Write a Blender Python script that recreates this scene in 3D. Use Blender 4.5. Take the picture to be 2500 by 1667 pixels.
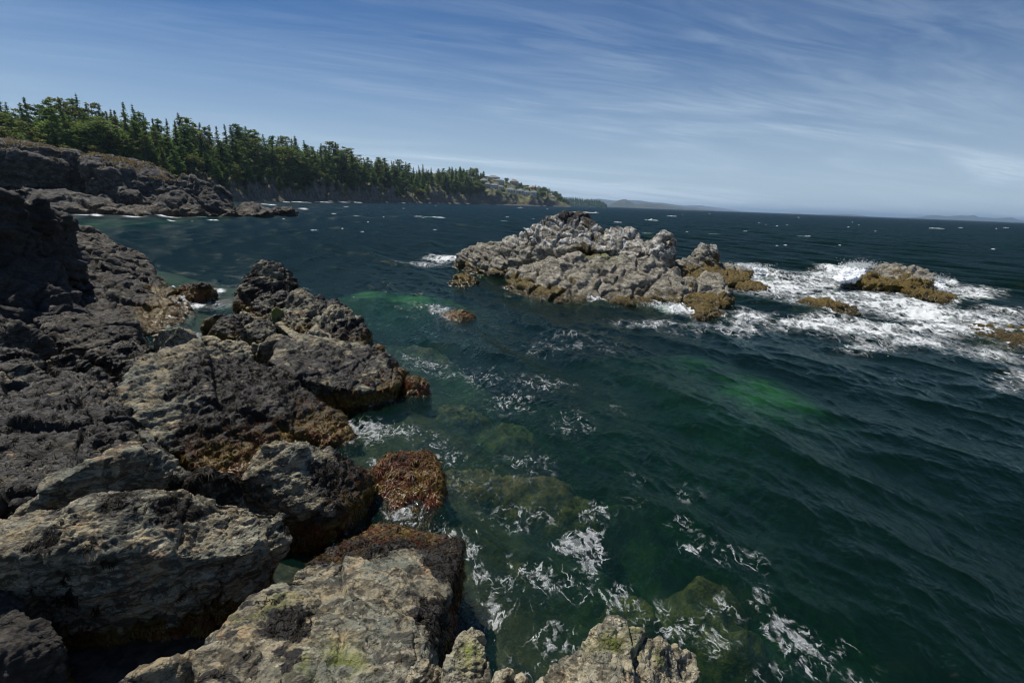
import bpy, bmesh, math, random
import numpy as np
from mathutils import Vector

R = math.radians
for o in list(bpy.data.objects): bpy.data.objects.remove(o)
scene = bpy.context.scene
col = scene.collection

# ------------------------------------------------------------------ camera
CAM_H, PITCH, ROLL, FPX = 5.0, R(15.13), R(2.19), 1250.0     # FPX: focal length in pixels of a 2500 wide frame
cam_d = bpy.data.cameras.new('camera'); cam = bpy.data.objects.new('camera', cam_d); col.objects.link(cam)
cam_d.sensor_width = 36.0; cam_d.lens = 18.0; cam_d.clip_start = 0.05; cam_d.clip_end = 200000
from mathutils import Matrix
cam.matrix_world = Matrix.Translation((0, 0, CAM_H)) @ Matrix.Rotation(R(90) - PITCH, 4, 'X') @ Matrix.Rotation(ROLL, 4, 'Z')
scene.camera = cam
scene.cycles.use_denoising = True; scene.cycles.pixel_filter_type = "BLACKMAN_HARRIS"; scene.cycles.filter_width = 1.2
bpy.context.view_layer.update()

# ------------------------------------------------------------------ light
SUN_EL, SUN_AZ = R(60), R(-48)       # azimuth measured from +Y towards +X
sun_dir = Vector((math.sin(SUN_AZ) * math.cos(SUN_EL), math.cos(SUN_AZ) * math.cos(SUN_EL), math.sin(SUN_EL)))
sd = bpy.data.lights.new('sun', 'SUN'); sd.energy = 5.0; sd.angle = R(0.53); sd.color = (1.0, 0.95, 0.87)
so = bpy.data.objects.new('sun', sd); col.objects.link(so)
so.rotation_euler = sun_dir.to_track_quat('Z', 'Y').to_euler(); so.location = (0, 0, 400)
scene.view_settings.view_transform = 'Standard'; scene.view_settings.look = 'None'
scene.view_settings.exposure = -0.05; scene.view_settings.gamma = 1.0
scene.view_settings.use_curve_mapping = False

world = bpy.data.worlds.new('World'); scene.world = world; world.use_nodes = True
def build_world():
    nt = world.node_tree; nt.nodes.clear(); N = nt.nodes.new; L = nt.links.new
    out = N('ShaderNodeOutputWorld'); bg = N('ShaderNodeBackground'); L(bg.outputs[0], out.inputs[0])
    sky = N('ShaderNodeTexSky'); sky.sky_type = 'NISHITA'; sky.sun_disc = False
    sky.sun_elevation = SUN_EL; sky.sun_rotation = SUN_AZ; sky.altitude = 0
    sky.air_density = 1.0; sky.dust_density = 0.35; sky.ozone_density = 2.4
    bg.inputs[1].default_value = 0.060
    tc = N('ShaderNodeTexCoord'); sep = N('ShaderNodeSeparateXYZ'); L(tc.outputs['Generated'], sep.inputs[0])
    def M(op, a, b=None, c=None):
        m = N('ShaderNodeMath'); m.operation = op
        for i, v in enumerate((a, b, c)):
            if v is None: continue
            if isinstance(v, (int, float)): m.inputs[i].default_value = v
            else: L(v, m.inputs[i])
        return m.outputs[0]
    zc = M('ADD', M('MAXIMUM', sep.outputs[2], 0.0), 0.07)
    px = M('DIVIDE', sep.outputs[0], zc); py = M('DIVIDE', sep.outputs[1], zc)
    a = R(70)        # cirrus streaks run towards this azimuth
    al = M('ADD', M('MULTIPLY', px, math.sin(a)), M('MULTIPLY', py, math.cos(a)))
    ac = M('SUBTRACT', M('MULTIPLY', px, math.cos(a)), M('MULTIPLY', py, math.sin(a)))
    def noise(sa, sc, scale, det, rough, dist, off):
        cmb = N('ShaderNodeCombineXYZ'); L(M('MULTIPLY', al, sa), cmb.inputs[0]); L(M('MULTIPLY', ac, sc), cmb.inputs[1]); cmb.inputs[2].default_value = off
        n = N('ShaderNodeTexNoise'); n.inputs['Scale'].default_value = scale; n.inputs['Detail'].default_value = det
        n.inputs['Roughness'].default_value = rough; n.inputs['Distortion'].default_value = dist
        L(cmb.outputs[0], n.inputs['Vector']); return n.outputs['Fac']
    big = noise(0.14, 0.36, 1.0, 3, 0.5, 0.6, 3.1)
    mid = noise(0.30, 0.85, 1.0, 5, 0.52, 1.1, 7.7)
    fine = noise(0.6, 3.0, 1.6, 7, 0.62, 1.2, 1.3)
    def ramp(v, lo, hi):
        m = N('ShaderNodeMapRange'); m.interpolation_type = 'SMOOTHSTEP'
        m.inputs['From Min'].default_value = lo; m.inputs['From Max'].default_value = hi; L(v, m.inputs['Value']); return m.outputs[0]
    mask = M('MULTIPLY', ramp(big, 0.28, 0.62), ramp(mid, 0.30, 0.76))
    mask = M('MULTIPLY', mask, M('ADD', 0.45, M('MULTIPLY', ramp(fine, 0.34, 0.68), 0.60)))
    low = M('SUBTRACT', 1.0, ramp(sep.outputs[2], 0.0, 0.45))
    dens = M('MULTIPLY', mask, M('ADD', 0.31, M('MULTIPLY', low, 0.60)))
    veil = M('SUBTRACT', 1.0, ramp(sep.outputs[2], -0.05, 0.30))
    dens = M('MAXIMUM', dens, M('ADD', M('MULTIPLY', dens, 0.6), M('MULTIPLY', veil, 0.84)))
    tint = N('ShaderNodeMix'); tint.data_type = 'RGBA'; tint.blend_type = 'MULTIPLY'; tint.inputs[0].default_value = 1.0; L(sky.outputs[0], tint.inputs[6]); tint.inputs[7].default_value = (0.33, 0.655, 1.03, 1)
    mix = N('ShaderNodeMix'); mix.data_type = 'RGBA'; L(dens, mix.inputs[0]); L(tint.outputs[2], mix.inputs[6])
    mix.inputs[7].default_value = (9.6, 11.8, 14.0, 1)
    L(mix.outputs[2], bg.inputs[0])
build_world()

# ------------------------------------------------------------------ helpers
rng = np.random.default_rng(11); random.seed(11)
_MW = np.array(cam.matrix_world); _RC = _MW[:3, :3]
def ray(u, v):
    d = np.array([(u - 1250.0) / FPX, -(v - 833.5) / FPX, -1.0]); return _RC @ d
C0 = np.array([0, 0, CAM_H])
def Z(u, v, z=0.0):
    d = ray(u, v); return C0 + d * ((z - CAM_H) / d[2])
def D(u, v, y):
    d = ray(u, v); return C0 + d * (y / d[1])
def az_dir(u):
    d = ray(u, 495.2 + .0382 * (u - 1250)); return np.array([d[0] / d[1], 1.0])
def hz(u): return 495.2 + .0382 * (u - 1250)

_perm = rng.permutation(256).astype(np.int32); _perm = np.concatenate([_perm, _perm, _perm])
_G = rng.normal(size=(256, 3)).astype(np.float32); _G /= np.linalg.norm(_G, axis=1)[:, None]
def pnoise(p):
    p = np.asarray(p, np.float32); i = np.floor(p).astype(np.int32); f = p - i; i &= 255
    w = f * f * f * (f * (f * 6 - 15) + 10)
    res = 0
    for dx in (0, 1):
        wx = w[:, 0] if dx else 1 - w[:, 0]; hx = _perm[i[:, 0] + dx]
        for dy in (0, 1):
            wy = w[:, 1] if dy else 1 - w[:, 1]; hy = _perm[hx + i[:, 1] + dy]
            for dz in (0, 1):
                wz = w[:, 2] if dz else 1 - w[:, 2]
                g = _G[_perm[hy + i[:, 2] + dz]]
                res = res + wx * wy * wz * (g[:, 0] * (f[:, 0] - dx) + g[:, 1] * (f[:, 1] - dy) + g[:, 2] * (f[:, 2] - dz))
    return res * 1.5
def fbm(p, octv=4, gain=.5, lac=2.03):
    a, s = 1.0, 0; p = np.asarray(p, np.float32)
    for k in range(octv):
        s = s + a * pnoise(p + 17.3 * k); p = p * lac; a *= gain
    return s
def ridged(p, octv=4, gain=.5, lac=2.03):
    a, s = 1.0, 0; p = np.asarray(p, np.float32)
    for k in range(octv):
        s = s + a * (1 - 2 * np.abs(pnoise(p + 9.1 * k))); p = p * lac; a *= gain
    return s * .5
def worley(p):
    p = np.asarray(p, np.float32); i = np.floor(p).astype(np.int32); f = p - i
    F1 = np.full(len(p), 9., np.float32); F2 = F1.copy(); H = np.zeros(len(p), np.float32); T = H.copy()
    for dx in (-1, 0, 1):
        for dy in (-1, 0, 1):
            for dz in (-1, 0, 1):
                h = _perm[(_perm[(_perm[(i[:, 0] + dx) & 255] + i[:, 1] + dy) & 255] + i[:, 2] + dz) & 255]
                q = _G[h] * .55 + .5
                d = np.sqrt((dx + q[:, 0] - f[:, 0]) ** 2 + (dy + q[:, 1] - f[:, 1]) ** 2 + (dz + q[:, 2] - f[:, 2]) ** 2)
                c = d < F1
                F2 = np.where(c, F1, np.minimum(F2, d)); H = np.where(c, h / 255., H); gt = _G[(h * 7 + 31) & 255]; T = np.where(c, (f[:, 0] - dx - q[:, 0]) * gt[:, 0] + (f[:, 1] - dy - q[:, 1]) * gt[:, 1] + (f[:, 2] - dz - q[:, 2]) * gt[:, 2], T); F1 = np.where(c, d, F1)
    return F1, F2, H, T
def sst(x, a, b):
    t = np.clip((x - a) / (b - a), 0, 1); return t * t * (3 - 2 * t)

def new_mesh(name, V, F, smooth=True, attrs=None, mat=None):
    """V (n,3); F (m,3) or (m,4) int array, or list of arrays"""
    me = bpy.data.meshes.new(name)
    Fs = F if isinstance(F, list) else [F]
    nl = sum(f.size for f in Fs); nf = sum(len(f) for f in Fs)
    me.vertices.add(len(V)); me.vertices.foreach_set('co', np.ascontiguousarray(V, np.float32).ravel())
    me.loops.add(nl); me.loops.foreach_set('vertex_index', np.concatenate([f.ravel() for f in Fs]).astype(np.int32))
    me.polygons.add(nf)
    st, tot, b = [], [], 0
    for f in Fs:
        k = f.shape[1]; st.append(b + np.arange(len(f)) * k); tot.append(np.full(len(f), k)); b += f.size
    me.polygons.foreach_set('loop_start', np.concatenate(st).astype(np.int32))
    me.polygons.foreach_set('loop_total', np.concatenate(tot).astype(np.int32))
    me.polygons.foreach_set('use_smooth', np.full(nf, smooth, bool))
    me.update(calc_edges=True)
    for k, a in (attrs or {}).items():
        at = me.attributes.new(k, 'FLOAT', 'POINT'); at.data.foreach_set('value', np.ascontiguousarray(a, np.float32))
    if mat: me.materials.append(mat)
    return me
def link(name, me, parent=None, label=None, cat=None, group=None, kind=None):
    o = bpy.data.objects.new(name, me); col.objects.link(o)
    if parent: o.parent = parent
    tag(o, label, cat, group, kind); return o
def tag(o, label=None, cat=None, group=None, kind=None):
    if label: o['label'] = label
    if cat: o['category'] = cat
    if group: o['group'] = group
    if kind: o['kind'] = kind

# ------------------------------------------------------------------ node material helper
class NM:
    def __init__(s, name):
        s.m = bpy.data.materials.new(name); s.m.use_nodes = True; s.nt = s.m.node_tree; s.nt.nodes.clear()
        s.out = s.n('ShaderNodeOutputMaterial')
    def n(s, t): return s.nt.nodes.new(t)
    def l(s, a, b): s.nt.links.new(a, b)
    def put(s, v, sock):
        if v is None: return
        if isinstance(v, (int, float)): sock.default_value = v
        elif isinstance(v, (tuple, list)): sock.default_value = tuple(v) + ((1,) if len(v) == 3 and len(sock.default_value) == 4 else ())
        else: s.l(v, sock)
    def math(s, op, a, b=None, c=None, clamp=False):
        m = s.n('ShaderNodeMath'); m.operation = op; m.use_clamp = clamp
        for i, v in enumerate((a, b, c)): s.put(v, m.inputs[i])
        return m.outputs[0]
    def mix(s, f, a, b, mode='MIX'):
        m = s.n('ShaderNodeMix'); m.data_type = 'RGBA'; m.blend_type = mode
        s.put(f, m.inputs[0]); s.put(a, m.inputs[6]); s.put(b, m.inputs[7]); return m.outputs[2]
    def ramp(s, v, lo, hi, a=0., b=1.):
        m = s.n('ShaderNodeMapRange'); m.interpolation_type = 'SMOOTHSTEP'
        s.put(v, m.inputs['Value']); m.inputs['From Min'].default_value = lo; m.inputs['From Max'].default_value = hi
        m.inputs['To Min'].default_value = a; m.inputs['To Max'].default_value = b; return m.outputs[0]
    def pos(s): return s.n('ShaderNodeNewGeometry').outputs['Position']
    def scale(s, vec, sc, rot=(0, 0, 0)):
        m = s.n('ShaderNodeMapping'); m.inputs['Scale'].default_value = sc; m.inputs['Rotation'].default_value = rot; s.l(vec, m.inputs[0]); return m.outputs[0]
    def noise(s, vec, scale, det=4, rough=.55, dist=0., col=False):
        n = s.n('ShaderNodeTexNoise'); s.l(vec, n.inputs['Vector']); s.put(scale, n.inputs['Scale']); n.inputs['Detail'].default_value = det
        n.inputs['Roughness'].default_value = rough; n.inputs['Distortion'].default_value = dist
        return n.outputs['Color' if col else 'Fac']
    def voro(s, vec, scale, feature='F1', out='Distance', rnd=1.):
        n = s.n('ShaderNodeTexVoronoi'); n.feature = feature; s.l(vec, n.inputs['Vector']); n.inputs['Scale'].default_value = scale
        n.inputs['Randomness'].default_value = rnd; return n.outputs[out]
    def attr(s, name):
        n = s.n('ShaderNodeAttribute'); n.attribute_name = name; return n.outputs['Fac']
    def sepz(s, vec, i=2):
        n = s.n('ShaderNodeSeparateXYZ'); s.l(vec, n.inputs[0]); return n.outputs[i]
    def bump(s, h, strength=.5, dist=.02, normal=None):
        b = s.n('ShaderNodeBump'); b.inputs['Strength'].default_value = strength; b.inputs['Distance'].default_value = dist
        s.l(h, b.inputs['Height'])
        if normal is not None: s.l(normal, b.inputs['Normal'])
        return b.outputs[0]
    def pbsdf(s, color, rough=.7, normal=None, spec=.5, connect=True):
        b = s.n('ShaderNodeBsdfPrincipled'); s.put(color, b.inputs['Base Color']); s.put(rough, b.inputs['Roughness'])
        s.put(spec, b.inputs['Specular IOR Level'])
        if normal is not None: s.l(normal, b.inputs['Normal'])
        if connect: s.l(b.outputs[0], s.out.inputs[0])
        return b

# ------------------------------------------------------------------ rock materials
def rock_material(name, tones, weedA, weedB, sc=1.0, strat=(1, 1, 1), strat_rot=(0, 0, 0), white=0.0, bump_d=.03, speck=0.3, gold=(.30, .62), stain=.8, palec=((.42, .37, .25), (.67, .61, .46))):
    """tones: four stone colours; attributes: weed (algae cover), pale (barnacle crust), dark (black lichen; on the shore cliff also shade put into the colour), green (green algae)"""
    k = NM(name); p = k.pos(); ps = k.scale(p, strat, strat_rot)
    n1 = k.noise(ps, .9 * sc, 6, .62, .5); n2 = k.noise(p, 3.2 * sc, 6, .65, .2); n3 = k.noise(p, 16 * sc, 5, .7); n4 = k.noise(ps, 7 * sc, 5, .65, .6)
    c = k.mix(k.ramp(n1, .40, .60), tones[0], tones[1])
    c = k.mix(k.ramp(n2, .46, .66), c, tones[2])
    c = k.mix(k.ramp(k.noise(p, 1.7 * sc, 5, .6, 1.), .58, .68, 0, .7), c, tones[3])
    # barnacle crust: pale pebbly specks in clusters, black stain between them
    v = k.voro(p, 26 * sc); sp = k.ramp(v, .2, .55, 1, 0)
    pale = k.attr('pale')
    palec = k.mix(k.ramp(n3, .35, .7), *palec)
    palef = k.math('MULTIPLY', k.math('MULTIPLY', pale, k.ramp(n4, .44, .60)), k.math('ADD', .45, k.math('MULTIPLY', sp, .55)))
    c = k.mix(palef, c, palec)
    n5 = k.noise(k.scale(p, tuple(.5 + .5 * q for q in strat), strat_rot), 5.0 * sc, 8, .74, .7)
    c = k.mix(k.math('MULTIPLY', k.ramp(n5, .46, .56), stain), c, k.mix(n3, (.010, .009, .008), (.045, .038, .026)))
    dk = k.math('MULTIPLY', k.attr('dark'), k.ramp(n2, .3, .5))
    c = k.mix(dk, c, k.mix(k.ramp(n3, .3, .7), (.012, .012, .013), (.055, .054, .053)))
    c = k.mix(k.math('MULTIPLY', k.ramp(n3, .56, .74), speck), c, (.012, .011, .009))
    if white > 0:
        c = k.mix(k.math('MULTIPLY', k.attr('guano'), k.ramp(k.noise(k.scale(p, (2, 2, .7)), 2.2 * sc, 5, .7, 1.), .47, .62)), c, (.78, .77, .73))
    c = k.mix(k.math('MULTIPLY', k.attr('green'), k.ramp(n2, .38, .6)), c, k.mix(n3, (.10, .14, .015), (.24, .27, .04)))
    # algae / rockweed stain and mat
    w = k.attr('weed'); wf = k.ramp(k.math('ADD', w, k.math('MULTIPLY', k.math('SUBTRACT', n4, .5), 1.1)), .38, .62)
    z = k.sepz(p); zz = k.ramp(k.math('ADD', z, k.math('MULTIPLY', k.math('SUBTRACT', n2, .5), .7)), gold[0], gold[1])
    wc = k.mix(zz, k.mix(k.ramp(n3, .35, .65), weedA[0], weedA[1]), k.mix(k.ramp(n3, .35, .68), weedB[0], weedB[1]))
    c = k.mix(wf, c, wc)
    c = k.mix(k.ramp(k.math('ADD', z, k.math('MULTIPLY', k.math('SUBTRACT', n2, .5), .25)), .10, .34, .55, 0), c, (.004, .0035, .003))   # soaked stone
    # wet band just above the water
    rough = k.math('SUBTRACT', .82, k.math('MULTIPLY', wf, .30))
    wet = k.ramp(z, .10, .55, 1, 0); rough = k.math('SUBTRACT', rough, k.math('MULTIPLY', wet, .28))
    h = k.math('ADD', k.math('MULTIPLY', n3, .6), k.math('ADD', k.math('MULTIPLY', n4, .9), k.math('MULTIPLY', k.math('MULTIPLY', sp, pale), .5)))
    h = k.math('ADD', h, k.math('ADD', k.math('MULTIPLY', k.noise(p, 45 * sc, 3, .6), .4), k.math('MULTIPLY', n5, 1.2)))
    k.pbsdf(c, rough, k.bump(h, .9, bump_d), .35)
    return k.m

GOLD = ((.072, .046, .005), (.19, .128, .014))
DRY = ((.006, .005, .0038), (.025, .0195, .013))
M_FG = rock_material('shore_stone', [(.21, .185, .125), (.135, .145, .115), (.32, .25, .14), (.36, .20, .10)], GOLD, DRY, 1.0, (.6, 1.2, 3.0), (.3, .5, .4), bump_d=.03)
M_PALE = rock_material('pale_barnacle_stone', [(.29, .25, .165), (.22, .21, .15), (.42, .35, .21), (.44, .29, .13)], GOLD, DRY, 1.6, (1, 1.2, 2.), (.2, .4, .7), bump_d=.018, speck=.75)
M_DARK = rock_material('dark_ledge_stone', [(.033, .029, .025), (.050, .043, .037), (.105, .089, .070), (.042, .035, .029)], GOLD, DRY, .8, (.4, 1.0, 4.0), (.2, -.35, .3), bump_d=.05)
M_ISLE = rock_material('island_stone', [(.31, .282, .215), (.18, .163, .128), (.42, .385, .30), (.19, .158, .105)], GOLD, ((.055, .036, .008), (.15, .098, .018)), .55, (1., 1., 3.), (.5, -.7, .3), white=1., stain=.55, palec=((.56, .505, .40), (.82, .775, .66)), bump_d=.10, speck=.55, gold=(.9, 1.5))
M_HEAD = rock_material('headland_stone', [(.050, .049, .050), (.075, .072, .071), (.12, .108, .094), (.06, .056, .052)], ((.035, .022, .006), (.085, .052, .012)), ((.02, .017, .012), (.05, .04, .02)), .12, (1., 1., 2.), (.2, .5, .2), bump_d=.5, gold=(2.2, 3.6), speck=.4)

def weed_material():
    k = NM('rockweed_fronds'); p = k.pos(); n = k.noise(p, 5, 4, .6); g = k.attr('tone')
    z = k.sepz(p); zz = k.ramp(k.math('ADD', z, k.math('MULTIPLY', k.math('SUBTRACT', n, .5), .9)), .25, .85)
    dry = k.mix(g, (.004, .0034, .0028), (.024, .0185, .011))
    dry = k.mix(k.ramp(k.noise(p, 2.1, 3, .6), .52, .72, 0, .75), dry, k.mix(g, (.010, .0085, .003), (.046, .034, .009)))
    wetc = k.mix(g, (.045, .020, .004), (.21, .125, .014))
    wetc = k.mix(k.ramp(k.noise(p, 2.6, 3, .6, 1.), .45, .58), wetc, k.mix(g, (.045, .010, .004), (.17, .048, .012)))
    c = k.mix(zz, wetc, dry)
    k.pbsdf(c, k.ramp(z, .1, .7, .40, .66), None, k.ramp(z, .1, .7, .4, .16)); return k.m
M_WEED = weed_material()

# ------------------------------------------------------------------ rock builder
def hull_into(bm, pts):
    vs = [bm.verts.new(p) for p in pts]
    r = bmesh.ops.convex_hull(bm, input=vs)
    bad = [v for v in vs if v.is_valid and not v.link_faces]
    bmesh.ops.delete(bm, geom=bad, context='VERTS')
def solid(pts, t=.8, zb=-.6, slope=.35, inset=0.0):
    """hull points: the traced face, the same face pushed back by t, and both dropped to the base"""
    P = np.array(pts, float); c = P.mean(0)
    hd = np.array([c[0], c[1], 0]) / math.hypot(c[0], c[1]); B = P + hd * t; B[:, 2] -= slope * t
    A = np.concatenate([P, B]); Dn = A.copy(); Dn[:, 2] = np.minimum(Dn[:, 2], zb)
    Dn[:, :2] = c[:2] + (Dn[:, :2] - c[:2]) * (1 - inset) + hd[:2] * t * .3 * inset
    return np.concatenate([A, Dn])
def remeshed(hulls, voxel, smooth_it):
    bm = bmesh.new()
    for h in hulls: hull_into(bm, [tuple(p) for p in h])
    bmesh.ops.recalc_face_normals(bm, faces=bm.faces)
    me = bpy.data.meshes.new('tmp'); bm.to_mesh(me); bm.free()
    o = bpy.data.objects.new('tmp', me); col.objects.link(o)
    md = o.modifiers.new('r', 'REMESH'); md.mode = 'VOXEL'; md.voxel_size = voxel; md.adaptivity = 0
    dg = bpy.context.evaluated_depsgraph_get(); ev = o.evaluated_get(dg); m2 = ev.to_mesh()
    n = len(m2.vertices); V = np.empty(n * 3, np.float32); m2.vertices.foreach_get('co', V); V = V.reshape(-1, 3).astype(np.float64)
    nl = len(m2.loops); LI = np.empty(nl, np.int32); m2.loops.foreach_get('vertex_index', LI)
    assert nl == 4 * len(m2.polygons); F = LI.reshape(-1, 4).copy()
    ev.to_mesh_clear(); bpy.data.objects.remove(o); bpy.data.meshes.remove(me)
    E = np.concatenate([F[:, [0, 1]], F[:, [1, 2]], F[:, [2, 3]], F[:, [3, 0]]]); a, b = E[:, 0], E[:, 1]
    deg = np.bincount(a, minlength=n) + np.bincount(b, minlength=n)
    for _ in range(smooth_it):
        S = np.stack([np.bincount(a, V[b, k], n) + np.bincount(b, V[a, k], n) for k in range(3)], 1)
        V = V * .4 + .6 * S / deg[:, None]
    return V, F
def vnormals(V, F):
    n = np.cross(V[F[:, 2]] - V[F[:, 0]], V[F[:, 3]] - V[F[:, 1]])
    N = np.zeros_like(V)
    for k in range(3):
        for c in range(4): N[:, k] += np.bincount(F[:, c], n[:, k], len(V))
    return N / np.maximum(np.linalg.norm(N, axis=1), 1e-12)[:, None]
def rotm(ax, ay, az):
    from mathutils import Euler
    return np.array(Euler((ax, ay, az)).to_matrix())

def fronds(V, F, N, mask, count, length, width, seed, lift=.20, name='seaweed', parent=None, seg=3):
    """many bent ribbons of rockweed hanging downslope on the masked faces"""
    r = np.random.default_rng(seed)
    cf = mask[F].mean(1) + .55 * fbm(V[F[:, 0]] * 3.1 + 5, 3); cand = np.nonzero(cf > .62)[0]
    # leave out what the ground hides
    if len(cand) < 20: return
    cz = V[F[cand, 0], 2]; cand = cand[cz > -.25]
    nt = max(1, count // 5)
    pick = r.choice(cand, nt); cen = V[F[pick]].mean(1); nor = N[F[pick, 0]]
    cen = np.repeat(cen, 5, 0); nor = np.repeat(nor, 5, 0); m = len(cen)
    down = np.array([0, 0, -1.]) - nor * (-nor[:, 2:3]); ln = np.linalg.norm(down, axis=1)
    dirn = down * .9 + r.normal(size=(m, 3)) * .65; dirn -= nor * (dirn * nor).sum(1)[:, None]
    dirn /= np.maximum(np.linalg.norm(dirn, axis=1), 1e-6)[:, None]
    side = np.cross(nor, dirn)
    Ls = length * 1.25 * r.uniform(.5, 1.4, m); Ws = width * r.uniform(.6, 1.4, m); lf = lift * r.uniform(.2, 1.2, m)
    cen = cen + r.normal(size=(m, 3)) * length * .12
    rows = []
    for k in range(seg + 1):
        t = k / seg
        c = cen + dirn * (Ls * t)[:, None] + nor * ((lf * Ls) * (1.6 * t - 1.5 * t * t) + .004)[:, None] + np.array([0, 0, -1.]) * (Ls * .25 * t * t)[:, None]
        w = Ws * (1 - .55 * t * t)
        tw = side + nor * (.5 * np.sin(3 * t + np.arange(m)))[:, None]
        rows += [c - tw * w[:, None] * .5, c + tw * w[:, None] * .5]
    VV = np.stack(rows, 1).reshape(-1, 3); base = np.arange(m)[:, None] * (2 * (seg + 1))
    q = np.array([[2 * k, 2 * k + 1, 2 * k + 3, 2 * k + 2] for k in range(seg)]).reshape(1, -1)
    FF = (base + q).reshape(-1, 4)
    tone = np.repeat(r.uniform(0, 1, m), 2 * (seg + 1))
    me = new_mesh(name, VV, FF, True, {'tone': tone}, M_WEED)
    return link(name, me, parent)

def rock(name, hulls, label, cat='rock', voxel=.03, sm=3, mat=None, amp=1.0, freq=1.0, weed=.6, weed_top=None, pale=.5, dark=0., green=0.,
         bare=(), cover=(), greens=(), frond=0, flen=.10, fw=.012, seed=0, strat=.05, strat_f=(.8, .8, 5.), rot=(.3, .5, .4), group=None,
         dark_z=None, guano_z=None, weed_z=None, blocks=.10, crack=.05, kind=None, rough=1., patch=1.6, facet=.75, joints=7, jamp=.8):
    V, F = remeshed(hulls, voxel, sm)
    N = vnormals(V, F); off = np.array([seed * 3.7, seed * 1.9, seed * .7])
    P = V * freq + off
    RM = rotm(*rot)
    q = (V @ RM.T) * np.array(strat_f) * freq + off
    F1, F2, Hc, Tc = worley(P * 1.25 + .25 * fbm(P * 1.1, 2)[:, None])
    d = .10 * fbm(P * .8, 3) + blocks * (Hc - .5) * sst(F2 - F1, 0, .12) - crack * (1 - sst(F2 - F1, 0, .10))
    d = d + strat * fbm(q, 4) * 1.2
    F1b, F2b, Hb, Tb = worley(P * 3.4 + .3 * fbm(P * 2.2, 2)[:, None])
    d = d + facet * (.18 * Tc + .085 * Tb)
    d = d + .028 * (Hb - .5) * sst(F2b - F1b, 0, .2) + .065 * fbm(P * 3.0, 3) + rough * (.040 * fbm(P * 8, 4, .62) + .045 * ridged(q * np.array([3.2, 3.2, 1.6]) + 3, 4, .6))
    # joints: straight fractures with a small step across each
    if joints:
        rj = np.random.default_rng(1000 + seed); lo_, hi_ = V.min(0), V.max(0); Lr = float(np.linalg.norm(hi_ - lo_)); base = rj.normal(size=(3, 3)); base /= np.linalg.norm(base, axis=1)[:, None]
        wob = .012 * Lr * fbm(V * (3.5 / Lr) * 2 + off, 3)
        for j in range(joints):
            nj = base[j % 3] + rj.normal(0, .16, 3); nj /= np.linalg.norm(nj); pj = lo_ + (hi_ - lo_) * rj.uniform(.12, .88, 3)
            sj = (V - pj) @ nj + wob; ext = sst(fbm(V * (2.2 / Lr) + off + 9 * j, 2), -.25, .05)
            wj = max(.0035 * Lr, voxel * 1.1)
            d = d + jamp * (freq / amp) * ext * (rj.uniform(-.014, .014) * Lr * np.tanh(sj / wj) * np.exp(-(sj / (.22 * Lr)) ** 2) - .011 * Lr * np.exp(-(sj / wj) ** 2))
    wn = fbm(V * patch + off + 40, 5, .62)
    up = N[:, 2]
    wm = weed + .55 * wn + .15 * (up - .3)
    if weed_top is not None: wm = wm - 2.5 * sst(V[:, 2], weed_top - .3, weed_top + .5)
    wm = wm + .6 * (1 - sst(V[:, 2], .25, .65)) if weed_z is None else wm + 1.1 * (1 - sst(V[:, 2] + .5 * wn, weed_z * .5, weed_z * 1.15))
    for c, rr in bare: wm = wm - 1.5 * np.exp(-((V - np.asarray(c)) ** 2).sum(1) / rr ** 2)
    for c, rr in cover: wm = wm + 1.2 * np.exp(-((V - np.asarray(c)) ** 2).sum(1) / rr ** 2)
    wm = np.clip(wm, 0, 1)
    d = d + .014 * fbm(P * 10 / max(freq, .3), 3) * sst(wm, .4, .7)
    V2 = V + N * (d * amp / freq)[:, None]
    N2 = vnormals(V2, F)
    pl = np.clip(pale + .3 * fbm(V * .9 + off + 11, 3), 0, 1)
    gm = np.full(len(V), green, float)
    for c, rr in greens: gm = gm + np.exp(-((V - np.asarray(c)) ** 2).sum(1) / rr ** 2)
    attrs = {'weed': wm, 'pale': pl, 'green': np.clip(gm, 0, 1), 'dark': np.full(len(V), dark, float), 'guano': np.zeros(len(V))}
    if dark_z: attrs['dark'] = np.maximum(attrs['dark'], sst(V2[:, 2] + .5 * wn, dark_z - .25, dark_z + .25))
    if guano_z: attrs['guano'] = sst(V2[:, 2] + .4 * wn, guano_z[0] - .4, guano_z[0] + .2) * (1 - sst(V2[:, 2] + .6 * wn, guano_z[1] - .2, guano_z[1] + .5)) * sst(up, -.1, .5)
    me = new_mesh(name, V2, F, True, attrs, mat or M_FG)
    o = link(name, me, None, label, cat, group, kind)
    if frond: fronds(V2, F, N2, wm * (V2[:, 2] > -.2), frond, flen, fw, seed + 5, parent=o)
    o_data[o.name] = (V2, F, N2)
    return o
o_data = {}
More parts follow.
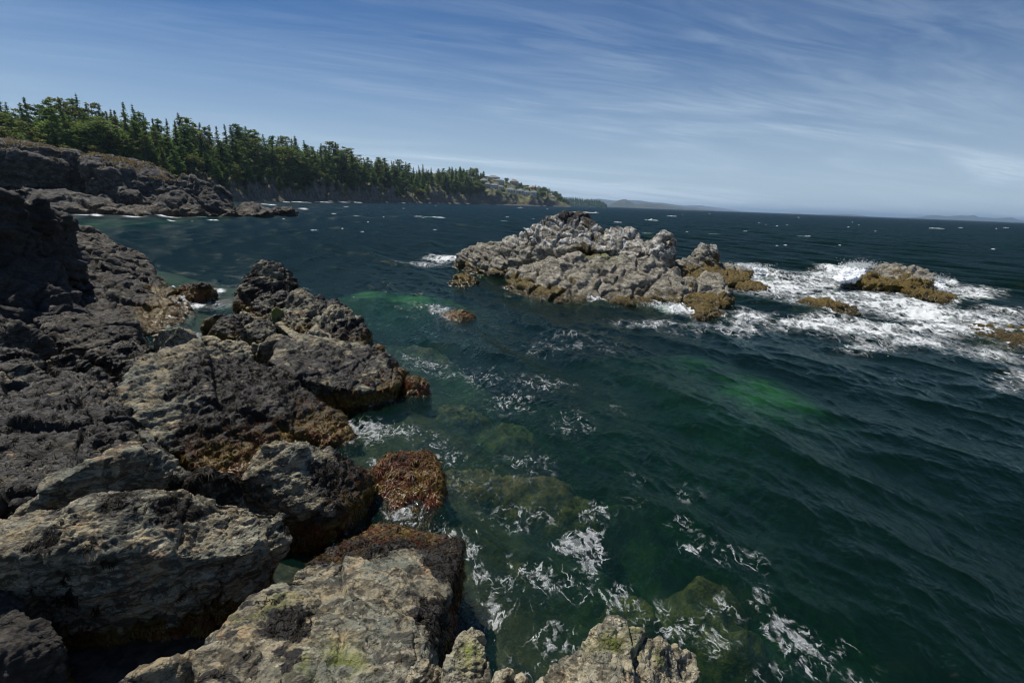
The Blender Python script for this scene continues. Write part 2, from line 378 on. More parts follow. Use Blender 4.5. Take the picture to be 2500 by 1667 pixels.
# ------------------------------------------------------------------ sea floor and sea
SHORE = np.array([Z(1240, 1700), Z(1230, 1560), Z(1200, 1450), Z(1110, 1330), Z(1040, 1180), Z(1000, 1000), Z(960, 900), Z(905, 810), Z(760, 730), Z(420, 735), Z(352, 640), Z(200, 600), Z(170, 590)])
def shore_x(y):
    i = np.argsort(SHORE[:, 1]); return np.interp(y, SHORE[i, 1], SHORE[i, 0], right=-60)
SAND = [(Z(1885, 955, -1.6), 1.9, .85), (Z(1015, 718, -.6), 1.7, .95), (Z(905, 712, -.7), 1.4, .8), (Z(1120, 735, -.9), 1.3, .5), (Z(1480, 760, -1.), 1.6, .5), (Z(1700, 870, -1.4), 1.6, .45)]
WEEDY = [(1150, 1180, -.45, 1.0, .8), (1300, 1185, -.5, 1.0, .8), (1390, 1235, -.75, .7, .6), (1110, 1010, -.6, 1.1, .9), (1230, 1060, -.85, 1.0, .9), (1010, 860, -.55, 1.4, 1.1), (1730, 1450, -.75, .6, .6), (1800, 1560, -.85, .5, .5),
         (1250, 1400, -.8, .6, .7), (1550, 1500, -.95, .5, .5), (1480, 800, -.7, 2.4, 1.0), (1250, 770, -.8, 2.6, 1.0)]
def make_seabed():
    xs = np.concatenate([[-60000, -5000, -400], np.arange(-60, -8, .4), np.arange(-8, 8, .07), np.arange(8, 25, .25), np.arange(25, 70, .6), [400, 5000, 60000]])
    ys = np.concatenate([[-300, -60], np.arange(-14, 3, .4), np.arange(3, 14, .06), np.arange(14, 32, .2), np.arange(32, 100, .6), [400, 5000, 60000]])
    X, Y = np.meshgrid(xs, ys); X = X.ravel(); Y = Y.ravel()
    P = np.stack([X, Y, 0 * X], 1); far = (np.abs(X) > 80) | (Y > 110)
    dx = X - shore_x(Y)
    z = np.where(dx > 0, -.35 - .42 * dx, -.45 - .16 * dx)
    z = np.clip(z, -6.2, 1.1)
    z = np.minimum(z, np.where(Y > 13, -.25, .45))
    nb = np.where(far, 0, fbm(P * .35, 4) * .7 + ridged(P * .9 + 5, 3) * .25)
    z = np.where(far, -8, z + nb * np.clip((-z) * .6, .15, 1))
    sand = np.zeros(len(X))
    for c, r, a in SAND:
        g = np.exp(-(((X - c[0]) / r) ** 2 + ((Y - c[1]) / (r * 1.0)) ** 2)); sand = np.maximum(sand, g * min(a, 1)); z = np.where(far, z, z + (np.maximum(z, c[2] - .2 + .25 * nb) - z) * np.exp(-(((X - c[0]) / (r * 3)) ** 2 + ((Y - c[1]) / (r * 3)) ** 2)))
    weed = np.zeros(len(X)); nr = (Y > 2.5) & (Y < 20) & (X > -9) & (X < 12); Pn = P[nr]; wn = fbm(Pn * .9 + 7, 4, .6); lump = ridged(Pn * 1.6 + 3, 4, .55)
    top = np.full(nr.sum(), -9.)
    for u, v, zt, rx, ry in WEEDY:
        c = Z(u, v, zt); q = ((Pn[:, 0] - c[0]) / rx) ** 2 + ((Pn[:, 1] - c[1]) / ry) ** 2
        top = np.maximum(top, zt + .26 * wn + .20 * lump - .62 * np.maximum(q + .7 * wn - .25, 0) ** .9)
    zz = z[nr]; weed[nr] = sst(top - zz, -.05, .25); z[nr] = np.maximum(zz, top)
    V = np.stack([X, Y, z], 1); nx, ny = len(xs), len(ys)
    i = np.arange(nx * ny).reshape(ny, nx); F = np.stack([i[:-1, :-1].ravel(), i[:-1, 1:].ravel(), i[1:, 1:].ravel(), i[1:, :-1].ravel()], 1)
    k = NM('seabed'); p = k.pos(); n = k.noise(p, 1.3, 5, .65); n2 = k.noise(p, 7, 5, .65)
    c = k.mix(k.ramp(n, .4, .6), (.012, .011, .006), (.040, .036, .012)); c = k.mix(k.ramp(n2, .5, .7, 0, .6), c, (.11, .085, .02))
    c = k.mix(k.attr('weed'), c, k.mix(k.ramp(n2, .36, .64), (.022, .016, .004), (.15, .098, .016)))
    c = k.mix(k.ramp(k.math('ADD', k.attr('sand'), k.math('MULTIPLY', k.math('SUBTRACT', n, .5), 1.3)), .12, 1.15), c, (.50, .50, .34))
    c = k.mix(k.ramp(k.sepz(p), -.05, .25), c, k.mix(k.ramp(n2, .4, .6), (.012, .010, .007), (.06, .05, .036)))
    k.pbsdf(c, .75, k.bump(n2, .8, .06))
    link('seabed', new_mesh('seabed', V, F, True, {'sand': sand, 'weed': weed}, k.m), kind='structure')
make_seabed()

def foam_blobs():
    """(u, v, half width, half height, density): patches of foam, turned into patches on the water plane"""
    B = [(1835, 668, 70, 16, .75), (1900, 700, 80, 20, .8), (1960, 690, 90, 22, .62), (2040, 668, 55, 16, .95), (2090, 655, 30, 9, 1.0), (2010, 735, 80, 16, .72), (2110, 720, 90, 16, .70), (2200, 745, 90, 18, .85), (2260, 768, 80, 16, 1.0),
         (2000, 790, 110, 18, .78), (2120, 805, 110, 18, .80), (2210, 830, 110, 22, .62), (2330, 800, 110, 20, .72), (2420, 770, 90, 20, .62), (2360, 715, 60, 14, .75), (2300, 690, 30, 10, .9), (2420, 860, 90, 24, .50), (2120, 850, 60, 14, .50),
         (1835, 770, 50, 16, .62), (1800, 800, 60, 16, .5), (1700, 760, 60, 10, .72), (1655, 758, 28, 10, 1.), (1600, 790, 110, 14, .36), (1400, 820, 100, 14, .24), (1330, 840, 70, 20, .26), (1450, 850, 120, 24, .2), (1700, 800, 90, 20, .36),
         (1085, 632, 45, 6, .85), (1030, 642, 60, 6, .45), (1225, 655, 30, 5, .6), (1260, 690, 22, 12, .45), (490, 733, 60, 14, .62), (525, 705, 16, 8, .8), (432, 712, 10, 8, .8), (1075, 765, 40, 10, .5),
         (2480, 930, 60, 30, .42), (2560, 850, 60, 40, .5), (1480, 560, 5, 1, 0)]
    F = [(905, 1065, 46, 28, 1.0), (980, 1060, 80, 20, .62), (1060, 1075, 70, 20, .5), (905, 1145, 16, 14, .8), (1100, 1110, 70, 22, .42), (1040, 880, 60, 22, .58), (1100, 905, 40, 16, .45), (1180, 920, 60, 26, .40), (1250, 980, 70, 30, .48), (1330, 940, 80, 26, .46), (1400, 1030, 60, 40, .42), (1500, 1000, 40, 20, .3),
         (1000, 1260, 50, 22, .72), (1075, 1235, 30, 16, .55), (1110, 1300, 40, 20, .62), (1165, 1340, 26, 24, .62), (1190, 1390, 22, 26, .7), (1410, 1310, 46, 26, 1.0), (1440, 1360, 30, 34, 1.0), (1380, 1300, 30, 18, .8), (1440, 1250, 40, 26, .62), (1270, 1240, 90, 30, .48), (1300, 1380, 90, 40, .54), (1350, 1400, 60, 26, .66), (1220, 1470, 28, 50, .8), (1270, 1440, 60, 40, .5), (1360, 1545, 60, 36, .8), (1330, 1600, 60, 40, .55), (1250, 1600, 40, 40, .45), (1440, 1430, 60, 30, .58), (1500, 1440, 50, 36, .68), (1590, 1480, 46, 26, .66), (1640, 1520, 40, 26, .62), (1680, 1540, 60, 20, .6), (1730, 1560, 50, 34, .7),
         (1660, 1290, 50, 20, .5), (1690, 1340, 40, 24, .68), (1680, 1200, 70, 24, .38), (1770, 1360, 50, 26, .52), (1840, 1380, 30, 30, .5), (1890, 1530, 36, 30, 1.), (1940, 1560, 50, 30, .95), (1990, 1600, 50, 26, .92), (2040, 1590, 40, 24, .7), (1960, 1630, 60, 30, .55), (1840, 1460, 30, 30, .6), (1750, 1480, 70, 40, .36), (1880, 1640, 60, 26, .5), (2080, 1640, 60, 30, .45), (1500, 1560, 60, 60, .4), (1160, 1170, 80, 40, .36), (1280, 1130, 80, 40, .40), (1550, 1200, 60, 60, .3)]
    def conv(L):
        o = []
        for u, v, du, dv, a in L:
            c = Z(u, v); e = Z(u + du, v); f = Z(u, v + dv); g = Z(u, v - dv)
            rx = abs(e[0] - c[0]); ry = max(.5 * abs(g[1] - f[1]), .12); o.append((c[0], c[1], rx, ry, a, (c[0] / c[1])))
        return o
    return conv(B), conv(F)
HEADFOAM = []
def make_sea():
    NA = 1400; az = np.radians(np.linspace(-68, 68, NA))
    rs = [1.0]
    while rs[-1] < 60000:
        r = rs[-1]; rs.append(r + max(.016, min(r * r * (.00020 if r < 12 else .00013), .010 * r)))
    rs = np.array(rs); NR = len(rs)
    Rr, A = np.meshgrid(rs, az, indexing='ij'); X = (Rr * np.sin(A)).ravel(); Y = (Rr * np.cos(A)).ravel(); r = Rr.ravel()
    cell = np.maximum(np.gradient(rs)[:, None] * np.ones((1, NA)), (rs * (az[1] - az[0]))[:, None] * .7).ravel()
    g = np.random.default_rng(5)
    lam = np.geomspace(.17, 11, 64); P = np.stack([X, Y, 0 * X], 1)
    near = r < 400
    warp = np.zeros((len(X), 2)); warp[near, 0] = .35 * fbm(P[near] * .28, 2); warp[near, 1] = .35 * fbm(P[near] * .28 + 31, 2)
    gust = np.ones(len(X)); gust[near] = np.clip(.85 + .5 * fbm(P[near] * .11 + 3, 2), .45, 1.4)
    dshore = X - shore_x(Y)
    calm = .80 + .20 * sst(r, 10, 30)
    z = np.zeros(len(X)); unres = np.zeros(len(X)); hx = np.zeros(len(X)); hy = np.zeros(len(X))
    for i, L in enumerate(lam):
        th = g.normal(math.radians(208), .55 if L < 2 else .34); kx, ky = math.cos(th), math.sin(th); kk = 2 * math.pi / L
        s = .036 if L > .9 else (.042 if L > .25 else .026)
        if L > 1.2: s *= 1.35
        if L > 6: s *= .6
        a = s / kk; ph = g.uniform(0, 6.28)
        vis = sst(L / cell, 1.8, 3.4); sel = vis > 0
        arg = kk * (kx * (X[sel] + warp[sel, 0]) + ky * (Y[sel] + warp[sel, 1])) + ph
        am = a * vis[sel] * gust[sel] * calm[sel]
        c, sn = np.cos(arg), np.sin(arg)
        z[sel] += am * (c + .18 * np.cos(2 * arg)); hx[sel] -= am * sn * kx * 1.15; hy[sel] -= am * sn * ky * 1.15
        unres += (s * (1 - vis)) ** 2 / 2
    B, Fn = foam_blobs()
    foam = np.zeros(len(X)); fine = np.zeros(len(X))
    nr = r < 75; Xn, Yn = X[nr], Y[nr]; wob = .55 * fbm(P[nr] * .9, 4, .6)
    def acc(L, Xq, Yq, w):
        o = np.zeros(len(Xq))
        for cx, cy, rx, ry, a, sh in L:
            dy = (Yq - cy); dx = Xq - cx - dy * sh
            q = (dx / rx) ** 2 + (dy / ry) ** 2; m = q < 6
            o[m] = np.maximum(o[m], a * np.exp(-.55 * q[m] ** 1.25))
        return np.clip(o * (1 + .55 * w), 0, 1)
    foam[nr] = acc(B, Xn, Yn, wob); fine[nr] = acc(Fn, Xn, Yn, wob)
    # a thin wash of foam where the water meets the rocks
    G = .04; gx0, gy0, nx_, ny_ = -24., 2., 1350, 1250; H = np.zeros((ny_, nx_), np.float32)
    for nm_, (Vr, Fr, Nr) in o_data.items():
        m = (np.abs(Vr[:, 2] - .02) < .05) & (Vr[:, 0] > gx0) & (Vr[:, 0] < gx0 + G * nx_ - .1) & (Vr[:, 1] > gy0) & (Vr[:, 1] < gy0 + G * ny_ - .1)
        H[((Vr[m, 1] - gy0) / G).astype(int), ((Vr[m, 0] - gx0) / G).astype(int)] = 1
    E = H.copy()
    for k_ in range(7):
        Q = E.copy(); Q[1:] = np.maximum(Q[1:], E[:-1] * .80); Q[:-1] = np.maximum(Q[:-1], E[1:] * .80); Q[:, 1:] = np.maximum(Q[:, 1:], E[:, :-1] * .80); Q[:, :-1] = np.maximum(Q[:, :-1], E[:, 1:] * .80); E = Q
    ix = ((Xn - gx0) / G).astype(int); iy = ((Yn - gy0) / G).astype(int); ok = (ix >= 0) & (ix < nx_) & (iy >= 0) & (iy < ny_)
    ed = np.zeros(len(Xn)); ed[ok] = E[iy[ok], ix[ok]]
    ed = ed * np.clip(.5 + 1.1 * fbm(P[nr] * .55 + 60, 3), 0, 1); rn = r[nr]
    fine[nr] = np.maximum(fine[nr], .95 * ed * (rn < 24)); foam[nr] = np.maximum(foam[nr], .85 * ed * (rn >= 24))
    mid = (r > 60) & (r < 700)
    foam[mid] = np.maximum(foam[mid], acc(HEADFOAM, X[mid], Y[mid], np.zeros(mid.sum())))
    z += .10 * foam * (r < 80) * (.6 + .8 * np.where(nr, 0, 0)) + np.where(foam > .3, 0, 0)
    if True:
        zz = np.zeros(len(X)); zz[nr] = foam[nr] * (.16 * fbm(P[nr] * 1.3, 4, .6) + .07 * fbm(P[nr] * 5, 3)) + .10 * sst(foam[nr], .6, 1.) * np.abs(fbm(P[nr] * 2.2 + 8, 3)); z += zz
        # a slab of swash climbing the rocks
    V = np.stack([X + hx, Y + hy, z], 1)
    i = np.arange(NR * NA).reshape(NR, NA); F = np.stack([i[:-1, :-1].ravel(), i[1:, :-1].ravel(), i[1:, 1:].ravel(), i[:-1, 1:].ravel()], 1)[:, ::-1]
    rough = np.sqrt(np.clip(np.sqrt(2) * np.sqrt(unres) * .72, .0016, 1))
    k = NM('sea_water'); p = k.pos()
    pw = k.scale(p, (1, 1, 1), (0, 0, R(28)))
    rip = k.math('ADD', k.math('MULTIPLY', k.noise(k.scale(pw, (1.6, .55, 1)), 3.2, 5, .62, .4), 1.0), k.math('MULTIPLY', k.noise(k.scale(pw, (1.6, .7, 1)), 13, 3, .6, .3), .22))
    nrm = k.bump(rip, .75, .095)
    fr = k.n('ShaderNodeFresnel'); fr.inputs['IOR'].default_value = 1.333; k.l(nrm, fr.inputs['Normal'])
    gl = k.n('ShaderNodeBsdfGlossy'); gl.distribution = 'BECKMANN'; k.l(k.math('MAXIMUM', k.attr('rough'), .05), gl.inputs['Roughness']); k.l(nrm, gl.inputs['Normal'])
    gl.inputs['Color'].default_value = (.86, .97, .90, 1)
    tr = k.n('ShaderNodeBsdfTransparent'); tr.inputs[0].default_value = (.93, .97, .95, 1)
    df = k.n('ShaderNodeBsdfDiffuse'); df.inputs[0].default_value = (.0052, .0270, .0180, 1); k.l(nrm, df.inputs['Normal'])
    m1 = k.n('ShaderNodeMixShader'); m1.inputs[0].default_value = .26; k.l(tr.outputs[0], m1.inputs[1]); k.l(df.outputs[0], m1.inputs[2])
    m2 = k.n('ShaderNodeMixShader'); k.l(k.math('MULTIPLY', fr.outputs[0], k.ramp(k.attr('rough'), .08, .40, .70, .22)), m2.inputs[0]); k.l(m1.outputs[0], m2.inputs[1]); k.l(gl.outputs[0], m2.inputs[2])
    # foam: lace of warped cell walls, torn by noise
    pf = k.scale(p, (1, 1, 0)); ax = k.scale(pf, (1.7, .75, 1), (0, 0, R(22)))
    def lace(vec, sc, wd):
        wv = k.n('ShaderNodeVectorMath'); wv.operation = 'MULTIPLY_ADD'; k.l(k.noise(vec, sc * 1.1, 4, .6, 0, True), wv.inputs[0]); wv.inputs[1].default_value = (wd, wd, 0); k.l(vec, wv.inputs[2])
        e = k.voro(wv.outputs[0], sc, 'DISTANCE_TO_EDGE'); return k.ramp(e, 0, .30, 1, 0)
    l1 = lace(ax, .85, 1.1); l2 = lace(ax, 2.6, .5); nn = k.noise(ax, 1.1, 7, .68, .8); n2 = k.noise(pf, 7, 5, .7, .5)
    s1 = k.math('ADD', k.math('ADD', k.math('MULTIPLY', l1, .26), k.math('MULTIPLY', l2, .22)), k.math('ADD', k.math('MULTIPLY', nn, .46), k.math('MULTIPLY', n2, .16)))
    th1 = k.math('SUBTRACT', 1.06, k.math('MULTIPLY', k.attr('foam'), .78))
    sd1 = k.math('SUBTRACT', s1, th1); f1 = k.math('MAXIMUM', k.math('MULTIPLY', k.ramp(sd1, -.02, .20), .92), k.math('MULTIPLY', k.math('MULTIPLY', k.ramp(sd1, -.30, .12), .36), k.ramp(k.attr('foam'), .12, .5)))
    f1 = k.math('MULTIPLY', f1, k.ramp(k.attr('foam'), .03, .2))
    # fine drifting patches close to the shore
    axf = k.scale(pf, (1.25, .8, 1), (0, 0, R(25)))
    wv = k.n('ShaderNodeVectorMath'); wv.operation = 'MULTIPLY_ADD'; k.l(k.noise(axf, 2.4, 4, .6, 0, True), wv.inputs[0]); wv.inputs[1].default_value = (.35, .35, 0); k.l(axf, wv.inputs[2])
    nf = k.noise(wv.outputs[0], 5.6, 5, .6, 1.1); nf2 = k.noise(pf, 11, 3, .6)
    th2 = k.math('SUBTRACT', .722, k.math('MULTIPLY', k.attr('fine'), .31))
    f2 = k.math('MULTIPLY', k.ramp(k.math('SUBTRACT', k.math('ADD', k.math('MULTIPLY', nf, .74), k.math('MULTIPLY', nf2, .26)), th2), -.035, .07), k.ramp(k.attr('fine'), .06, .2))
    lf = lace(wv.outputs[0], 6.5, .12); f2 = k.math('MULTIPLY', f2, k.math('ADD', .42, k.math('MULTIPLY', k.ramp(lf, .25, .75), .58)))
    bub = k.voro(pf, 34); f2 = k.math('MULTIPLY', f2, k.ramp(bub, .1, .5, .85, .4))
    def strands(vec, sc, w, msk_lo):
        nr_ = k.noise(vec, sc, 5, .55, .6); line = k.ramp(k.math('ABSOLUTE', k.math('SUBTRACT', nr_, .5)), 0, w, 1, 0)
        return k.math('MULTIPLY', line, k.ramp(k.noise(vec, sc * .9 + .37, 4, .65, .4), msk_lo, msk_lo + .12))
    st = k.math('MULTIPLY', k.math('MULTIPLY', strands(wv.outputs[0], 3.1, .030, .47), k.ramp(k.attr('fine'), .15, .55)), .72)
    st2 = k.math('MULTIPLY', k.math('MULTIPLY', strands(ax, 1.25, .035, .44), k.ramp(k.attr('foam'), .10, .45)), .8)
    f2 = k.math('MULTIPLY', k.math('MAXIMUM', f2, st), .84); f1 = k.math('MAXIMUM', f1, st2)
    ff = k.math('MAXIMUM', f1, f2, clamp=True)
    fd = k.pbsdf(k.mix(n2, (.56, .59, .60), (.76, .78, .78)), .7, k.bump(n2, .7, .04), .3, False)
    m3 = k.n('ShaderNodeMixShader'); k.l(ff, m3.inputs[0]); k.l(m2.outputs[0], m3.inputs[1]); k.l(fd.outputs[0], m3.inputs[2])
    k.l(m3.outputs[0], k.out.inputs['Surface'])
    va = k.n('ShaderNodeVolumeAbsorption'); va.inputs[0].default_value = (.60, .83, .63, 1); va.inputs[1].default_value = 1.0
    k.l(va.outputs[0], k.out.inputs['Volume'])
    link('sea', new_mesh('sea', V, F, True, {'foam': foam, 'fine': fine, 'rough': rough}, k.m), kind='structure')
# ------------------------------------------------------------------ boulders of the near shore
def T(L, **k): return solid([Z(*p) for p in L], **k)
def TD(L, **k): return solid([D(*p) for p in L], **k)

# dark cliff and ledges at the left
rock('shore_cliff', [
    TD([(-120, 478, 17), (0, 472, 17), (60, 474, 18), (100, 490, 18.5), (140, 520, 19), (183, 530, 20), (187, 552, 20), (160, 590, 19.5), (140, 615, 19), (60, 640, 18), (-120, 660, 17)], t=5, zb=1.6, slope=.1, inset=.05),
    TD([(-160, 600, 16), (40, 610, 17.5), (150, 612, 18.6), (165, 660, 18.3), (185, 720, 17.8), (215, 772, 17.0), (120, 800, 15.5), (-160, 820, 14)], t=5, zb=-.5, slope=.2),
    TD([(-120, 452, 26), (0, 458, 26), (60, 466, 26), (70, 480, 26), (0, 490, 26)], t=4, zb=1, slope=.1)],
    'tall dark shaded rock wall at the left edge with small sunlit patches', 'cliff', .07, 2, M_DARK, jamp=.35, amp=.9, freq=.55, weed=.12, pale=.15, dark=.75, strat=.16, strat_f=(.5, .5, 4.), rot=(.25, -.2, .2), blocks=.22, crack=.10, seed=1)  # dark: black cover that also puts the wall's shade into its colour
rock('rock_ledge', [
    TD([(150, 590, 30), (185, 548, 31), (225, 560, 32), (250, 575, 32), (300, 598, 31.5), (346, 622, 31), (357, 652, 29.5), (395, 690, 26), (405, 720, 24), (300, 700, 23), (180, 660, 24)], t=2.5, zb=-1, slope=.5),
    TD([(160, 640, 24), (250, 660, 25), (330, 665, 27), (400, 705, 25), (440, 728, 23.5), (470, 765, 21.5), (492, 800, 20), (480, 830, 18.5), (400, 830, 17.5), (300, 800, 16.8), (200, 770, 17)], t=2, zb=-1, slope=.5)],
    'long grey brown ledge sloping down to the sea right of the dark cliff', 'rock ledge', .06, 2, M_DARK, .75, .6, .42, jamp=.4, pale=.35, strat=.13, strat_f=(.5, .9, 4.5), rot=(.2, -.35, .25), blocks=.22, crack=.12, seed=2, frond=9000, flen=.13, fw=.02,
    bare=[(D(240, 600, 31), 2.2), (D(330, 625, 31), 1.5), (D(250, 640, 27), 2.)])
rock('seaweed_rock', [T([(431, 716, .15), (445, 697, .55), (475, 691, .75), (505, 694, .7), (528, 712, .15), (500, 728, .0), (464, 733, 0)], t=1.2, zb=-.8)],
     'low rounded weed covered rock alone in the swash beyond the ledge', 'rock', .05, 3, M_FG, .9, .9, .9, frond=2500, flen=.16, fw=.02, seed=3)
rock('pointed_boulder', [
    TD([(573, 745, 21.6), (588, 700, 22), (602, 678, 22.2), (622, 650, 22.4), (640, 631, 22.6), (660, 634, 22.7), (672, 643, 22.7), (706, 668, 22.8), (722, 690, 22.8), (738, 722, 22.6), (700, 745, 21.6), (610, 775, 21)], t=1.6, zb=-.6, slope=.3)],
    'tall pointed dark boulder standing against the open water', 'boulder', .05, 3, M_FG, 1., .9, .66, pale=.3, facet=.45, frond=6000, flen=.13, fw=.02, seed=4, bare=[(D(660, 665, 22.4), .4)])
rock('boulder', [TD([(609, 762, 20), (625, 735, 20.2), (642, 716, 20.4), (690, 712, 20.6), (712, 722, 20.6), (705, 750, 20), (680, 775, 19.4), (630, 785, 19)], t=1.2, zb=-.4)],
     'dark squat boulder at the foot of the pointed boulder', 'boulder', .045, 3, M_FG, .9, 1., .68, pale=.25, frond=2500, flen=.11, fw=.018, seed=5)
rock('boulder', [TD([(688, 778, 18.6), (698, 735, 19.2), (711, 709, 19.6), (730, 706, 19.8), (777, 720, 20), (845, 747, 20), (828, 765, 19), (786, 764, 18.4), (775, 800, 18), (740, 815, 17.6), (705, 805, 17.8)], t=1.8, zb=-.8, slope=.5)],
     'rounded brown grey boulder behind the flat slab with its long back running into the sea', 'boulder', .045, 3, M_FG, 1., .9, .34, pale=.75, frond=2200, flen=.11, fw=.018, seed=6, cover=[(D(780, 790, 18), .5), (D(830, 750, 20), .8)])
rock('ridged_boulder', [TD([(742, 825, 16.4), (770, 790, 16.8), (800, 765, 17.2), (815, 745, 17.4), (830, 748, 17.6), (862, 768, 17.6), (893, 788, 17.4), (896, 830, 16.6), (885, 850, 16), (800, 850, 15.8)], t=1.3, zb=-.9, slope=.4)],
     'boulder with pale ribbed crest and golden weed at its seaward foot', 'boulder', .035, 3, M_FG, .9, 1., .36, pale=.8, strat=.12, strat_f=(4, .8, 1.5), rot=(0, .4, .2), frond=3000, flen=.10, fw=.016, seed=7, cover=[(D(880, 820, 16.6), .9), (D(830, 840, 16), .6)], bare=[(D(815, 770, 17.2), .5)])
rock('stone_slab', [np.array([Z(673, 791, .62), Z(686, 785, .64), Z(734, 818, .55), Z(712, 824, .52), Z(673, 796, .45), Z(736, 824, .4), Z(712, 830, .36)])],
     'thin flat tan slab lying in the gap between boulders', 'stone slab', .02, 2, M_PALE, .3, 1.6, 0, pale=.2, seed=8)
small = [
    ([(510, 812, .5), (522, 792, .75), (545, 775, .95), (580, 768, .95), (612, 774, .85), (596, 800, .6), (568, 828, .35)], 'dark weedy boulder left of the flat slab', .66, M_FG, 9, 1800),
    ([(573, 818, .55), (592, 798, .85), (628, 778, 1.0), (655, 780, .95), (671, 803, .65), (640, 838, .4), (594, 833, .4)], 'brown boulder with shaded right side just left of the flat slab', .30, M_FG, 10, 0),
    ([(627, 865, .55), (634, 838, .85), (673, 811, 1.0), (706, 824, .85), (690, 850, .6), (676, 858, .45)], 'rounded speckled stone touching the upper end of the big slanting boulder', .22, M_FG, 11, 0),
    ([(508, 850, .8), (522, 836, 1.0), (555, 826, 1.1), (606, 838, .95), (616, 868, .7), (560, 870, .7)], 'pale pinkish stone on top behind the big seaweed slope', .10, M_PALE, 12, 0),
    ([(584, 768, .55), (590, 757, .75), (625, 774, .7), (615, 780, .5)], 'small pale stone wedged below the pointed boulder', 0, M_PALE, 13, 0),
    ([(609, 846, .6), (618, 838, .78), (634, 841, .75), (632, 862, .5), (612, 862, .5)], 'little round pinkish stone beside the big seaweed slope', 0, M_PALE, 15, 0),
    ([(492, 795, .3), (505, 778, .5), (525, 768, .6), (552, 768, .5), (520, 790, .3)], 'low dark stone at the edge of the little inlet', .7, M_FG, 16, 500),
    ([(700, 780, .3), (712, 775, .5), (735, 790, .5), (750, 812, .3), (725, 808, .25)], 'small dark stone under the shadow side of the rounded boulder', .3, M_FG, 17, 0),
    ([(480, 838, .7), (492, 820, .95), (520, 815, 1.0), (540, 830, .9), (520, 850, .7)], 'small tan stone between the round grey boulder and the seaweed slope', .05, M_PALE, 18, 0),
]
for pts, lab, w, m, sd_, fr in small:
    rock('stone', [T(pts, t=.5, zb=-.1, slope=.4)], lab, 'stone', .028, 3, m, .55, 1.5, w, pale=.55, seed=sd_, frond=fr, flen=.09, fw=.014, blocks=.06, crack=.03, cover=())
rock('algae_stone', [T([(660, 770, .5), (664, 757, .8), (674, 748, .95), (688, 757, .8), (682, 770, .6), (668, 778, .45)], t=.4, zb=.1)],
     'bright yellow green algae covered stone under the pointed boulder', 'stone', .025, 2, M_PALE, .4, 1.6, 0, pale=.1, green=1., seed=14)
rock('round_boulder', [T([(368, 818, .9), (384, 806, 1.25), (410, 800, 1.42), (440, 799, 1.45), (462, 812, 1.3), (480, 832, .95), (455, 852, .6), (420, 858, .55), (390, 850, .55)], t=.8, zb=.2, slope=.3)],
     'smooth round grey green boulder half in shade beside the ledge', 'boulder', .03, 5, M_PALE, .5, 1.2, 0, pale=.15, facet=.3, rough=.5, seed=20, blocks=.03, crack=.02)

# the big seaweed boulders
rock('seaweed_boulder', [np.concatenate([
    T([(286, 958, 1.35), (312, 912, 1.5), (355, 880, 1.6), (412, 857, 1.62), (486, 834, 1.65), (530, 838, 1.58), (608, 865, 1.3), (709, 917, .95), (799, 996, .5), (860, 1066, .1), (885, 1115, -.25)], t=.9, zb=-.7, slope=.9),
    np.array([Z(327, 1030, 1.0), Z(400, 1085, .65), Z(480, 1142, .3), Z(590, 1195, -.1), Z(720, 1190, -.3), Z(860, 1150, -.5)])])],
    'largest boulder, a broad slope of dark seaweed with bare pale rim', 'boulder', .028, 3, M_FG, .8, 1., .74, pale=.35, facet=.25, patch=1.2, seed=21, frond=26000, flen=.075, fw=.013, blocks=.06, crack=.03,
    bare=[(Z(290, 958, 1.35), .5), (Z(330, 915, 1.5), .42), (Z(385, 870, 1.6), .45), (Z(440, 848, 1.62), .42), (Z(490, 838, 1.65), .4), (Z(350, 1010, 1.1), .36), (Z(385, 1040, .9), .3), (Z(330, 1035, 1.0), .3), (Z(590, 862, 1.35), .2)])
rock('seaweed_boulder', [T([(653, 880, .95), (688, 838, 1.05), (742, 824, 1.1), (818, 835, 1.0), (885, 848, .85), (940, 872, .65), (986, 906, .35), (965, 945, .35), (905, 955, .55), (849, 950, .7), (752, 928, .9), (700, 905, .97)], t=.3, zb=-.8, slope=.2, inset=.12)],
    'flat topped seaweed boulder with black overhung front beside the water', 'boulder', .028, 3, M_FG, .75, 1., .62, pale=.5, facet=.3, seed=22, frond=9000, flen=.07, fw=.013, blocks=.08, crack=.04,
    bare=[(Z(672, 865, 1.0), .22), (Z(750, 828, 1.1), .34), (Z(820, 837, 1.0), .26), (Z(875, 846, .85), .2)])
rock('pale_crest_rock', [T([(738, 828, .85), (748, 805, 1.15), (775, 800, 1.2), (800, 815, 1.1), (812, 832, .9), (770, 845, .7)], t=.4, zb=.2)],
     'pale whitish rock lump behind the flat topped seaweed boulder', 'rock', .025, 2, M_PALE, .5, 1.4, .0, pale=.9, seed=23)
rock('golden_stone', [T([(905, 855, .1), (915, 842, .4), (935, 845, .45), (950, 868, .1), (930, 875, .0)], t=.4, zb=-.5)],
     'small golden brown weedy stone at the seaward tip of the flat topped boulder', 'stone', .03, 2, M_FG, .5, 1.3, 1., seed=24, frond=900, flen=.09, fw=.014)
rock('golden_stone', [T([(981, 948, .05), (992, 920, .38), (1018, 916, .42), (1045, 935, .25), (1050, 962, -.02), (1010, 970, -.05)], t=.5, zb=-.6)],
     'brown orange weedy stone at the waterline under the black overhang', 'stone', .03, 3, M_FG, .6, 1.3, .9, seed=25, frond=2200, flen=.09, fw=.014)
